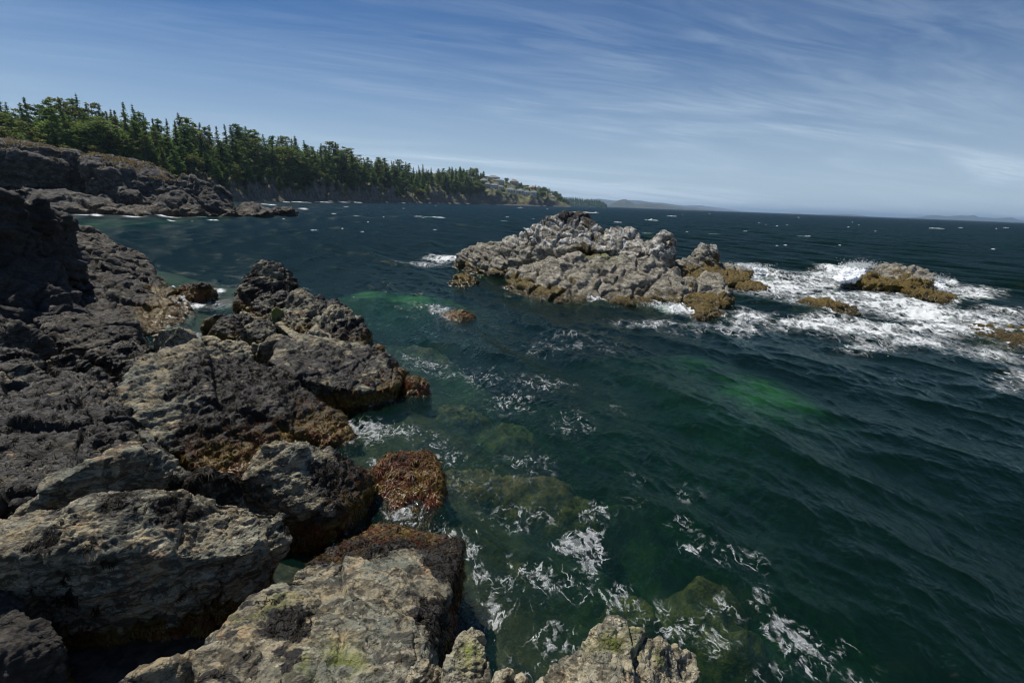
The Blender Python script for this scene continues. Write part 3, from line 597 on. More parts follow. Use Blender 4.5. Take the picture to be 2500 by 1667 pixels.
rock('capped_boulder', [np.concatenate([T([(588, 1200, .75), (604, 1150, 1.05), (622, 1115, 1.25), (645, 1090, 1.4), (700, 1080, 1.42), (740, 1095, 1.3), (805, 1112, 1.0), (906, 1158, .55), (885, 1205, .5), (806, 1243, .6), (774, 1226, .72), (700, 1225, .8), (640, 1245, .6)], t=.25, zb=-.6, slope=.2, inset=.06),
    np.array([Z(905, 1215, .15), Z(930, 1240, -.3)])])],
    'wedge boulder with bare pinkish left end and seaweed top', 'boulder', .02, 3, M_FG, .6, 1.3, .40, pale=.6, patch=2.2, seed=26, frond=8000, flen=.06, fw=.009, blocks=.08, crack=.03,
    bare=[(Z(600, 1180, .85), .36), (Z(620, 1130, 1.2), .38), (Z(640, 1095, 1.35), .32), (Z(700, 1084, 1.4), .3), (Z(625, 1215, .75), .25)], cover=[(Z(880, 1180, .55), .5)])
rock('orange_seaweed_boulder', [T([(905, 1185, .05), (915, 1150, .35), (948, 1112, .5), (1000, 1112, .52), (1055, 1112, .45), (1078, 1170, .3), (1072, 1220, .12), (1047, 1290, -.12), (933, 1275, -.1), (930, 1220, .1)], t=.3, zb=-.9, slope=.4)],
    'wet orange brown seaweed boulder awash in the foam', 'boulder', .02, 4, M_FG, .6, 1.3, 1., seed=27, frond=16000, flen=.09, fw=.013, blocks=.05, crack=.02)
rock('awash_rock', [T([(1062, 772, .0), (1085, 762, .18), (1120, 758, .28), (1150, 766, .1), (1160, 778, -.02), (1110, 790, -.05)], t=.7, zb=-.8)],
    'small brown weedy rock awash between the shore and the island', 'rock', .05, 3, M_FG, .8, 1., 1., seed=31, frond=1500, flen=.16, fw=.022)
rock('awash_rock', [T([(1102, 690, .1), (1112, 672, .5), (1140, 664, .62), (1160, 675, .4), (1168, 692, .05), (1130, 700, 0)], t=1.2, zb=-.8)],
    'low olive rock in the water off the left end of the island', 'rock', .06, 3, M_ISLE, 1., .9, 1., seed=32)

# lower left foreground
rock('long_boulder', [T([(43, 1250, 1.35), (95, 1205, 1.55), (150, 1168, 1.75), (230, 1124, 1.85), (306, 1098, 1.85), (342, 1101, 1.8), (334, 1135, 1.65), (302, 1165, 1.5), (290, 1212, 1.25), (166, 1254, 1.15), (70, 1266, 1.15)], t=.2, zb=.3, slope=.2, inset=.05)],
    'long pale topped boulder slanting up behind the large front rock', 'boulder', .018, 4, M_FG, .6, 1.3, .34, pale=.4, patch=2.4, seed=33, frond=9000, flen=.08, fw=.010, blocks=.05, crack=.03,
    bare=[(Z(150, 1170, 1.75), .3), (Z(220, 1130, 1.85), .3), (Z(280, 1108, 1.85), .3), (Z(90, 1212, 1.55), .25), (Z(50, 1245, 1.35), .2)])
rock('block_boulder', [T([(296, 1213, 1.25), (304, 1165, 1.5), (320, 1130, 1.65), (345, 1092, 1.75), (372, 1098, 1.72), (400, 1118, 1.6), (446, 1136, 1.45), (452, 1172, 1.3), (422, 1200, 1.2), (360, 1210, 1.2)], t=.2, zb=.3, slope=.2)],
    'blunt grey block between the long boulder and the darker knob', 'boulder', .018, 4, M_FG, .6, 1.4, .30, pale=.55, seed=34, frond=3500, flen=.07, fw=.009, blocks=.07, crack=.03)
rock('dark_knob', [T([(434, 1204, 1.15), (460, 1170, 1.35), (497, 1150, 1.42), (548, 1162, 1.3), (594, 1176, 1.1), (582, 1223, .9), (536, 1228, .95)], t=.2, zb=.2, slope=.2)],
    'dark weedy rock knob left of the wedge boulder', 'rock', .018, 4, M_FG, .6, 1.4, .62, pale=.35, seed=35, frond=6000, flen=.08, fw=.010, blocks=.07, crack=.03)
rock('front_boulder', [np.concatenate([T([(-60, 1300, 1.45), (0, 1286, 1.5), (84, 1268, 1.6), (163, 1256, 1.65), (212, 1226, 1.72), (306, 1220, 1.7), (418, 1204, 1.6), (536, 1226, 1.4), (600, 1244, 1.3), (690, 1262, 1.15), (708, 1300, 1.0), (660, 1350, .95), (587, 1356, 1.1), (485, 1366, 1.2), (293, 1345, 1.45), (153, 1346, 1.5), (51, 1345, 1.5), (-60, 1370, 1.45)], t=.1, zb=.1, slope=.1, inset=.30),
    np.array([Z(400, 1470, .58), Z(440, 1506, .46), Z(480, 1440, .70)])])],
    'huge front boulder at the left, sunlit patchy top over a black hollow', 'boulder', .014, 5, M_FG, .6, 1.4, .22, pale=.6, patch=3.2, seed=36, frond=16000, flen=.05, fw=.008, blocks=.07, crack=.03, strat=.07, strat_f=(.8, 1.4, 5.), rot=(.2, .25, -.2),
    cover=[(Z(430, 1260, 1.5), .22)], bare=[(Z(600, 1290, 1.2), .22), (Z(450, 1320, 1.3), .3)])
rock('centre_boulder', [
    T([(505, 1590, 1.35), (540, 1540, 1.3), (600, 1495, 1.15), (690, 1462, .95), (747, 1435, .8), (777, 1368, .6), (843, 1333, .45), (933, 1290, .28), (984, 1296, .32), (1081, 1314, .5), (1120, 1338, .68), (1124, 1366, .75), (1085, 1430, .88), (1047, 1490, 1.0), (1036, 1580, 1.15), (990, 1700, 1.35), (500, 1720, 1.6)], t=.1, zb=-.8, slope=.1, inset=.02),
    T([(690, 1600, 1.35), (760, 1540, 1.35), (900, 1500, 1.25), (1000, 1490, 1.15), (1030, 1560, 1.2), (980, 1690, 1.4), (700, 1720, 1.6)], t=.1, zb=.2, slope=.1)],
    'large mottled boulder at bottom centre with red brown weed on its back edge', 'boulder', .013, 4, M_FG, .62, 1.4, .32, pale=.55, patch=3.4, seed=37, frond=30000, flen=.065, fw=.009, blocks=.09, crack=.035, strat=.09, strat_f=(.7, 1.2, 4.), rot=(.3, .3, .7),
    weed_z=.62, cover=[(Z(1000, 1330, .45), .42), (Z(860, 1350, .5), .45), (Z(1095, 1385, .8), .3), (Z(1055, 1520, 1.05), .22), (Z(700, 1560, 1.3), .16)], greens=[(Z(790, 1630, 1.45), .2), (Z(640, 1520, 1.15), .22), (Z(700, 1480, 1.0), .12), (Z(850, 1660, 1.4), .10)], bare=[(Z(950, 1420, .9), .4), (Z(860, 1480, 1.), .35), (Z(900, 1600, 1.3), .4)])
rock('dim_rock', [T([(-40, 1450, 1.05), (23, 1458, 1.1), (45, 1495, 1.05), (70, 1515, 1.05), (120, 1541, 1.0), (153, 1564, .95), (140, 1585, .9), (82, 1612, .85), (0, 1600, .9), (-60, 1600, .95)], t=.1, zb=.0, slope=.1)],
    'brown rock darkened as if shadowed, low in the hollow under the huge front boulder', 'rock', .016, 3, M_DARK, .6, 1.5, .35, pale=.2, seed=38, patch=2.5)  # darker stone puts the hollow's shadow into this rock's colour
rock('ridge_stone', [T([(286, 1672, 1.2), (327, 1640, 1.25), (372, 1631, 1.3), (425, 1618, 1.3), (482, 1597, 1.3), (508, 1592, 1.25), (500, 1640, 1.1), (420, 1720, 1.0), (280, 1740, 1.0)], t=.05, zb=.3, slope=.1, inset=.1)],
    'narrow stone ridge at the bottom edge joining the mottled boulder', 'stone', .014, 3, M_FG, .4, 1.7, .25, pale=.5, seed=39)
rock('wedge_stone', [np.array([Z(329, 1042, 1.35), Z(345, 1040, 1.32), Z(412, 1130, 1.25), Z(400, 1140, 1.2), Z(332, 1060, 1.05), Z(395, 1148, .9), Z(360, 1060, 1.0)])],
    'thin dark splinter of rock leaning against the seaweed slope', 'stone', .015, 2, M_FG, .3, 1.6, .3, pale=.2, seed=40)

# seaweed bench and shadowed boulders at far left
rock('seaweed_bench', [T([(-140, 945, 1.35), (0, 928, 1.4), (128, 918, 1.4), (230, 908, 1.35), (288, 936, 1.2), (296, 975, 1.1), (312, 1036, 1.0), (330, 1090, 1.0), (306, 1110, 1.15), (200, 1150, 1.3), (60, 1240, 1.25), (-140, 1330, 1.3)], t=.3, zb=-.2, slope=.2)],
    'broad dark bench of rock matted with brown seaweed at the left', 'rock bench', .028, 3, M_FG, 1.0, .9, .76, pale=.25, facet=.5, seed=41, frond=22000, flen=.08, fw=.012, blocks=.16, crack=.06)
left = [
    ([(-60, 770, 1.6), (0, 765, 1.75), (18, 776, 1.75), (46, 788, 1.7), (116, 828, 1.3), (70, 856, 1.0), (0, 862, 1.0), (-60, 862, 1.0)], 'grey streaked boulder at the left edge below the dark cliff', .25, 42, 2500),
    ([(-60, 862, 1.35), (0, 856, 1.45), (60, 858, 1.42), (94, 896, 1.15), (108, 920, .95), (0, 930, 1.0), (-60, 930, 1.0)], 'brown weedy boulder at the left edge under the grey streaked one', .6, 43, 4000),
    ([(84, 778, 1.0), (163, 763, 1.2), (230, 771, 1.2), (306, 783, 1.1), (339, 803, .9), (342, 845, .6), (255, 850, .6), (153, 850, .7)], 'long blue black boulder lying in the shade of the cliff', .25, 44, 3000),
    ([(199, 862, .95), (255, 842, 1.2), (301, 832, 1.25), (372, 850, 1.0), (330, 880, .85), (281, 892, .8)], 'dark weedy hump between the shaded boulder and the pale rim', .62, 45, 4000),
    ([(118, 880, .95), (140, 866, 1.2), (179, 862, 1.25), (217, 884, 1.0), (230, 910, .8), (150, 915, .8)], 'small weedy stone in the dark gap at the left', .6, 46, 2500),
    ([(300, 915, 1.0), (330, 880, 1.15), (380, 866, 1.2), (400, 872, 1.1), (330, 930, .9)], 'low seaweed lump just left of the pale rim', .85, 47, 2500),
]
for pts, lab, w, sd_, fr in left:
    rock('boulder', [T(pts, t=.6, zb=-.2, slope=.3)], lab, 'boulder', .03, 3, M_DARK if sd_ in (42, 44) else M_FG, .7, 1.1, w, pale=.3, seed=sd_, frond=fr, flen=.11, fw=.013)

# pale rocks at the photographer's feet
rock('pale_rock', [T([(1327, 1690, 2.35), (1365, 1622, 2.45), (1385, 1636, 2.45), (1428, 1584, 2.55), (1460, 1540, 2.6), (1483, 1537, 2.6), (1528, 1550, 2.55), (1596, 1562, 2.5), (1627, 1580, 2.45), (1655, 1625, 2.35), (1690, 1612, 2.3), (1712, 1690, 2.25), (1500, 1760, 2.6), (1330, 1760, 2.4)], t=.05, zb=.6, slope=.1)],
    'largest pale knobbly rock at the bottom edge with green algae patches', 'rock', .008, 3, M_PALE, .62, 2.2, .05, pale=.85, seed=50, blocks=.10, crack=.05, greens=[(Z(1490, 1570, 2.6), .06), (Z(1560, 1565, 2.55), .08), (Z(1440, 1595, 2.5), .05), (Z(1600, 1610, 2.45), .05)])
rock('pale_rock', [T([(1078, 1690, 1.75), (1082, 1640, 1.8), (1100, 1604, 1.85), (1120, 1568, 1.9), (1150, 1549, 1.92), (1167, 1553, 1.92), (1175, 1595, 1.85), (1200, 1612, 1.8), (1196, 1690, 1.75)], t=.05, zb=-.6, slope=.1)],
    'upright pale pointed rock at the bottom edge left of the largest', 'rock', .009, 3, M_PALE, .55, 2.2, .08, pale=.8, seed=51, greens=[(Z(1145, 1595, 1.88), .09)])
rock('pale_rock', [T([(992, 1690, 1.65), (1000, 1650, 1.7), (1018, 1628, 1.75), (1036, 1624, 1.75), (1072, 1652, 1.65), (1074, 1690, 1.6)], t=.05, zb=.2, slope=.1)],
    'small pale rock tip at the bottom edge, leftmost of its row', 'rock', .009, 3, M_PALE, .5, 2.2, .02, pale=.9, seed=52)
rock('pale_rock', [T([(1195, 1700, 2.1), (1205, 1660, 2.15), (1240, 1646, 2.2), (1276, 1660, 2.15), (1300, 1700, 2.1)], t=.05, zb=.8, slope=.1)],
    'rounded pale rock rim cut off by the bottom edge, between the two taller ones', 'rock', .009, 3, M_PALE, .5, 2.2, .02, pale=.9, seed=53)

# ------------------------------------------------------------------ the rock island and its outliers
rock('rock_island', [
    TD([(1108, 645, 41), (1115, 615, 41), (1130, 604, 41.5), (1176, 596, 41), (1215, 590, 40), (1262, 574, 39), (1300, 566, 38), (1316, 590, 36.5), (1300, 622, 36), (1255, 650, 36), (1202, 668, 36.5), (1140, 664, 38.5)], t=4, zb=-1.5, slope=.35),
    TD([(1281, 558, 37.5), (1306, 545, 37.5), (1332, 539, 37.5), (1357, 524, 38), (1390, 521, 38), (1415, 533, 38), (1440, 545, 37.5), (1464, 564, 37), (1472, 600, 35.5), (1400, 612, 34.5), (1310, 605, 35.5)], t=3.5, zb=-1.5, slope=.5),
    TD([(1335, 545, 37.2), (1352, 528, 37.6), (1376, 518, 38), (1398, 522, 38), (1420, 540, 37.6), (1440, 556, 37), (1360, 565, 36.5)], t=2.0, zb=2.0, slope=.6),
    TD([(1395, 585, 34.2), (1410, 574, 34.6), (1440, 569, 35), (1482, 574, 35), (1502, 590, 34.5), (1502, 610, 33.6), (1450, 614, 33.2), (1404, 606, 33.6)], t=2.2, zb=2.2, slope=.3),
    TD([(1475, 572, 36), (1500, 560, 36.5), (1534, 560, 36.5), (1556, 572, 36), (1572, 590, 35), (1560, 622, 33.5), (1505, 618, 33.8)], t=2.4, zb=1.0, slope=.4),
    TD([(1565, 606, 34), (1585, 588, 34.5), (1619, 566, 35), (1632, 576, 35), (1644, 600, 34.5), (1648, 628, 33.5), (1620, 634, 32.6), (1582, 628, 32.8)], t=2.0, zb=1.0, slope=.2),
    TD([(1231, 702, 31.5), (1238, 672, 32.5), (1280, 655, 33.5), (1320, 640, 34), (1380, 628, 33), (1440, 626, 32.5), (1520, 622, 32.2), (1600, 634, 31.6), (1640, 665, 30.6), (1672, 700, 29.6), (1690, 736, 27.6), (1640, 750, 26.6), (1592, 752, 26.5), (1520, 746, 26.8), (1411, 738, 27.2), (1303, 734, 27.6)], t=3, zb=-1.5, slope=.2),
    TD([(1330, 690, 31), (1370, 645, 31.6), (1420, 640, 31.4), (1450, 665, 30.6), (1440, 715, 29.2), (1360, 720, 29.2)], t=2, zb=-1, slope=.2),
    TD([(1480, 700, 30), (1510, 650, 31), (1590, 640, 31), (1610, 655, 30.6), (1640, 700, 29.2), (1600, 735, 28), (1510, 728, 28.4)], t=2, zb=-1, slope=.2),
    TD([(1650, 735, 28), (1675, 690, 30), (1720, 668, 31), (1764, 668, 30.4), (1780, 705, 29), (1786, 722, 28.4), (1773, 750, 27), (1712, 756, 26.6)], t=1.8, zb=-1.5, slope=.2),
    TD([(1640, 640, 36), (1690, 632, 39), (1760, 640, 42), (1800, 648, 42.5), (1838, 660, 42), (1828, 684, 37), (1780, 694, 34), (1700, 700, 32), (1650, 680, 32)], t=2, zb=-1.5, slope=.3),
    TD([(1684, 622, 40), (1700, 603, 40.5), (1729, 592, 40.5), (1748, 600, 40.5), (1757, 620, 40), (1755, 640, 39), (1700, 645, 38)], t=2, zb=-1, slope=.3)],
    'large pale barnacled rock islet with dark peak and golden weed skirt', 'rock islet', .075, 2, M_ISLE, .56, .5, .0, pale=.95, facet=.7, jamp=.28, joints=10, seed=60, rough=.7, strat=.17, strat_f=(.7, 1.0, 5.5), rot=(.55, -.75, .3), blocks=.13, crack=.25,
    dark_z=3.75, guano_z=(2.2, 3.9), weed_z=.52, cover=[(D(1705, 672, 34), 1.9), (D(1800, 672, 37), 2.6), (D(1430, 622, 33.5), .8)], patch=.9, greens=[(D(1490, 626, 32.6), .7), (D(1450, 626, 32.8), .5), (D(1315, 655, 33.5), .4)])
rock('islet_rock', [TD([(2086, 672, 38), (2100, 655, 39), (2130, 648, 39.5), (2168, 642, 39.5), (2200, 651, 39), (2240, 652, 38.5), (2270, 668, 38), (2284, 690, 36.5), (2262, 700, 35.5), (2180, 695, 35), (2110, 690, 36)], t=2.4, zb=-1.5, slope=.5),
    TD([(2200, 695, 35), (2262, 705, 34), (2310, 718, 33.5), (2350, 733, 32.5), (2330, 740, 31.6), (2250, 725, 32)], t=1., zb=-1.5, slope=.2)],
    'tan barnacled rock with golden weed amid white surf at the right', 'rock', .07, 2, M_ISLE, .7, .6, .1, jamp=.4, pale=.8, seed=61, strat=.12, blocks=.2, crack=.12, weed_z=.75, cover=[(D(2120, 680, 37), .9), (D(2240, 700, 35), 1.4)])
rock('awash_rock', [T([(1945, 738, .05), (1975, 728, .32), (2010, 730, .4), (2050, 740, .3), (2085, 752, .1), (2100, 768, -.05), (2040, 772, .0), (1985, 758, .02)], t=.9, zb=-.8, slope=.4)],
    'flat golden weed rock awash in the middle of the surf', 'rock', .05, 3, M_ISLE, 1., .9, 1., seed=62)
rock('awash_rock', [T([(2340, 798, .02), (2380, 788, .14), (2460, 795, .16), (2540, 810, .12), (2600, 850, .02), (2480, 850, -.06), (2390, 820, -.04)], t=.9, zb=-.8, slope=.4)],
    'low brown rock barely awash at the right edge', 'rock', .06, 3, M_ISLE, .8, .9, 1., seed=63)
rock('awash_rock', [T([(1675, 752, .02), (1690, 742, .3), (1725, 740, .42), (1755, 755, .25), (1775, 775, -.02), (1700, 782, -.02)], t=.6, zb=-.8, slope=.4)],
    'golden weed rock at the foot of the islet near its right end', 'rock', .05, 3, M_ISLE, .9, .9, 1., seed=64)
rock('awash_rock', [T([(1790, 700, .05), (1812, 692, .3), (1850, 690, .35), (1878, 702, .1), (1872, 714, -.02), (1820, 712, 0)], t=1., zb=-.8, slope=.4)],
    'low golden rock in foam right of the islet', 'rock', .05, 3, M_ISLE, .8, .9, 1., seed=65)
rock('awash_rock', [TD([(1385, 520, 150), (1400, 517.5, 152), (1425, 518, 152), (1440, 521.5, 150), (1410, 523, 148)], t=6, zb=-2, slope=.3)],
    'brown reef just showing behind the peak of the islet', 'reef', .25, 2, M_HEAD, .7, .3, 1., seed=66)
# ------------------------------------------------------------------ headland at the left
rock('headland', [
    TD([(-90, 352, 118), (0, 352, 118), (60, 350, 119), (110, 358, 119), (160, 370, 120), (203, 379, 119.5), (198, 425, 118.5), (188, 472, 117.5), (120, 470, 116.5), (40, 440, 115), (-90, 440, 114)], t=40, zb=-2, slope=-.03),
    TD([(-90, 380, 112.5), (0, 376, 113), (60, 372, 114.5), (110, 380, 116), (160, 392, 117.5), (165, 405, 117), (100, 402, 115), (0, 412, 112.5), (-90, 412, 112)], t=8, zb=4, slope=.1),
    TD([(202, 405, 113), (206, 386, 115.5), (260, 384, 118.5), (330, 398, 119.5), (372, 412, 119.5), (400, 424, 118.5), (432, 440, 116), (424, 482, 114), (330, 492, 112), (232, 478, 112), (204, 464, 112)], t=34, zb=-2, slope=-.03),
    TD([(284, 474, 110.5), (290, 458, 111.5), (335, 450, 112), (348, 470, 111), (320, 486, 109.5)], t=6, zb=-2),
    TD([(400, 438, 116), (440, 430, 118), (475, 437, 118), (507, 450, 117.5), (509, 478, 115.5), (470, 496, 114), (410, 494, 113)], t=14, zb=-2, slope=.15),
    TD([(40, 445, 102), (100, 450, 106), (160, 464, 108), (210, 480, 109.5), (270, 487, 109.5), (285, 500, 104), (300, 515, 100), (160, 522, 97), (80, 500, 95)], t=12, zb=-2, slope=.2),
    TD([(150, 500, 98), (260, 496, 103), (345, 502, 106), (380, 512, 104), (360, 527, 100), (180, 528, 98)], t=10, zb=-2, slope=.3),
    TD([(372, 505, 106), (395, 484, 107), (430, 475, 107.5), (462, 480, 107.5), (487, 505, 106), (489, 523, 105), (398, 526, 104)], t=8, zb=-2, slope=.3),
    TD([(478, 505, 112), (488, 475, 113), (505, 458, 114), (522, 452, 115), (545, 458, 115), (565, 472, 114.5), (580, 495, 113), (578, 517, 111), (500, 521, 109)], t=10, zb=-2, slope=.3),
    TD([(572, 500, 118), (590, 492, 122), (630, 494, 124), (655, 504, 122), (672, 514, 119), (640, 520, 114), (575, 521, 112)], t=8, zb=-2, slope=.5),
    TD([(660, 509, 124), (690, 504, 128), (712, 506, 128), (720, 510, 126), (690, 512, 122)], t=4, zb=-2, slope=.3)],
    'dark rounded rock headland under the conifers with dry grass on top', 'headland', .26, 2, M_HEAD, .55, .14, -.6, jamp=.22, joints=12, pale=.30, seed=70, strat=.13, strat_f=(.8, .8, 3.2), rot=(.2, -.3, .2), blocks=.16, crack=.10, weed_z=2.6)

# ------------------------------------------------------------------ wooded shore running away to the right
U_ = np.array([-300, 0, 200, 300, 400, 480, 560, 700, 850, 950, 1000, 1050, 1120, 1150, 1200, 1250, 1300, 1330, 1360, 1380, 1394.])
DW = np.interp(U_, [-300, 0, 200, 400, 560, 700, 850, 1050, 1200, 1300, 1394], [150, 160, 175, 215, 285, 365, 475, 685, 950, 1130, 1380])
ZC = np.array([12, 12.5, 11.5, 12.5, 14.3, 14, 11.6, 13.4, 16.5, 15.5, 13, 12, 15, 16, 16, 17, 17, 16, 14, 7, -1.])
ZH = np.array([14, 14, 14.5, 15.5, 17, 18, 20, 26, 28, 34, 40, 46, 54, 56, 54, 50, 43, 37, 27, 10, -1.])
def dw(u): return np.interp(u, U_, DW)
def ground(u, d):
    """height of the wooded shore along the sight line of column u at distance d"""
    w = np.interp(u, U_, DW); zc = np.interp(u, U_, ZC); zc = zc * (1 + .16 * np.sin(u * .11) * np.sin(u * .037 + 1) + .10 * np.sin(u * .31 + 2)); zh = np.interp(u, U_, ZH)
    sh = 6 + .012 * w; cl = (5 + .014 * w) * (1.6 + .7 * np.sin(u * .045 + 1) + .35 * np.sin(u * .13)); top = w + sh + cl; d2 = w * 1.2 + 26
    z = np.where(d < w + sh, -1.5 + 3.2 * sst(d, w - 3, w + sh), 1.7 + (zc - 1.7) * np.clip((d - w - sh) / cl, 0, 1) ** .8)
    t = np.clip((d - top) / np.maximum(d2 - top, 1), 0, 1)
    z = np.where(d > top, zc + (zh - zc) * t ** .85, z)
    return z
def make_shore():
    us = np.arange(-300, 1395, 1.6); nu = len(us)
    rows = 90; t = np.linspace(0, 1, rows); V = []
    dirs = np.array([az_dir(u) for u in us])
    W = dw(us); zc = np.interp(us, U_, ZC)
    off = np.concatenate([np.linspace(-6, 40, 60), np.linspace(44, 400, 30)])
    Dm = W[:, None] + off[None, :] * np.clip(W[:, None] / 300, .55, 1.9)
    Um = np.repeat(us[:, None], rows, 1)
    Xn = dirs[:, 0][:, None] * Dm; P = np.stack([Xn.ravel(), Dm.ravel(), 0 * Dm.ravel()], 1)
    Z0 = ground(Um.ravel(), Dm.ravel()); P = P + np.stack([0 * Z0, 0 * Z0, Z0 * 2.6], 1)
    jit = (3.6 * fbm(P * .035, 4, .6) + 1.6 * ridged(P * .10, 3)).reshape(Dm.shape)
    Zm = ground(Um.ravel(), (Dm + jit).ravel()).reshape(Dm.shape)
    Zm = Zm + np.where((Zm > .5), (1.1 * fbm(P * .11 + 9, 4, .55) + .5 * ridged(P * .35, 3)).reshape(Dm.shape) * np.clip(Zm / 3, .45, 1.3), 0)
    VV = np.stack([Xn.ravel(), Dm.ravel(), Zm.ravel()], 1)
    i = np.arange(nu * rows).reshape(nu, rows); F = np.stack([i[:-1, :-1].ravel(), i[1:, :-1].ravel(), i[1:, 1:].ravel(), i[:-1, 1:].ravel()], 1)
    k = NM('shore_ground'); p = k.pos(); nz = k.sepz(k.n('ShaderNodeNewGeometry').outputs['Normal'])
    n = k.noise(p, .09, 6, .65); n2 = k.noise(p, .5, 5, .65); ns = k.noise(k.scale(p, (1, 1, .25)), .35, 6, .7, .6)
    rk = k.mix(k.ramp(ns, .35, .65), (.036, .032, .029), (.17, .138, .108)); rk = k.mix(k.ramp(n, .52, .66, 0, .6), rk, (.17, .125, .08))
    gr = k.mix(k.ramp(n, .38, .52), (.22, .155, .06), (.075, .092, .024)); gr = k.mix(k.ramp(n2, .4, .7), gr, (.05, .065, .018))
    lowr = k.mix(k.ramp(n2, .4, .65), (.06, .048, .034), (.15, .13, .11))
    z = k.sepz(p); c = k.mix(k.ramp(k.math('ADD', nz, k.math('MULTIPLY', k.math('SUBTRACT', n2, .5), .35)), .58, .80), rk, gr)
    c = k.mix(k.ramp(k.math('ADD', z, k.math('MULTIPLY', n2, 2.)), 2.6, 4.2, 1, 0), c, lowr)
    k.pbsdf(c, .9, k.bump(ns, .8, .8)); link('wooded_shore', new_mesh('wooded_shore', VV, F, True, None, k.m), kind='structure')
make_shore()

def dry_grass():
    """tufts on the headland top"""
    V, F, N = o_data['headland']; r = np.random.default_rng(3)
    c = V[F].mean(1); n = N[F[:, 0]]; sel = np.nonzero((n[:, 2] > .78) & (c[:, 2] > 5.5) & (fbm(c * .22, 3) > -.02))[0]
    pick = r.choice(sel, 9000); cen = c[pick]; m = len(cen)
    a = r.uniform(0, 6.28, m); h = r.uniform(.15, .5, m); w = r.uniform(.10, .3, m)
    sd_ = np.stack([np.cos(a), np.sin(a), 0 * a], 1) * w[:, None]; lean = np.stack([r.normal(0, .25, m), r.normal(0, .25, m), np.ones(m)], 1) * h[:, None]
    V2 = np.stack([cen - sd_, cen + sd_, cen + lean], 1).reshape(-1, 3); F2 = np.arange(3 * m).reshape(-1, 3)
    k = NM('dry_grass'); g = k.noise(k.pos(), .15, 4, .6); k.pbsdf(k.mix(k.ramp(g, .4, .62), (.62, .43, .19), (.38, .28, .11)), .9)
    o = link('dry_grass', new_mesh('dry_grass', V2, F2, True, None, k.m), None, 'golden dry grass on the top of the dark headland', 'grass', kind='stuff')
dry_grass()

# ------------------------------------------------------------------ trees
def foliage_mat(name, a, b):
    k = NM(name); oi = k.n('ShaderNodeObjectInfo'); n = k.noise(k.pos(), .35, 4, .7)
    c = k.mix(k.ramp(k.math('ADD', k.math('MULTIPLY', n, .6), k.math('MULTIPLY', k.attr('tone'), .4)), .32, .66), a, b)
    hs = k.n('ShaderNodeHueSaturation'); k.l(c, hs.inputs['Color']); k.l(k.math('ADD', .47, k.math('MULTIPLY', oi.outputs['Random'], .06)), hs.inputs['Hue'])
    k.l(k.math('ADD', .85, k.math('MULTIPLY', k.math('FRACT', k.math('MULTIPLY', oi.outputs['Random'], 7.3)), .5)), hs.inputs['Value'])
    b_ = k.pbsdf(hs.outputs[0], .75, None, .25)
    tl = k.n('ShaderNodeBsdfTranslucent'); k.l(hs.outputs[0], tl.inputs[0]); mx = k.n('ShaderNodeMixShader'); mx.inputs[0].default_value = .42
    k.l(b_.outputs[0], mx.inputs[1]); k.l(tl.outputs[0], mx.inputs[2]); k.l(mx.outputs[0], k.out.inputs[0]); return k.m
FIR = foliage_mat('fir_needles', (.042, .074, .018), (.158, .225, .050))
PINE = foliage_mat('pine_needles', (.050, .078, .020), (.175, .21, .054))
LEAF = foliage_mat('broad_leaves', (.050, .080, .018), (.150, .190, .040))
kb = NM('bark'); kb.pbsdf(kb.mix(kb.ramp(kb.noise(kb.pos(), 1.2, 4), .4, .6), (.055, .042, .033), (.13, .105, .085)), .9); BARK = kb.m

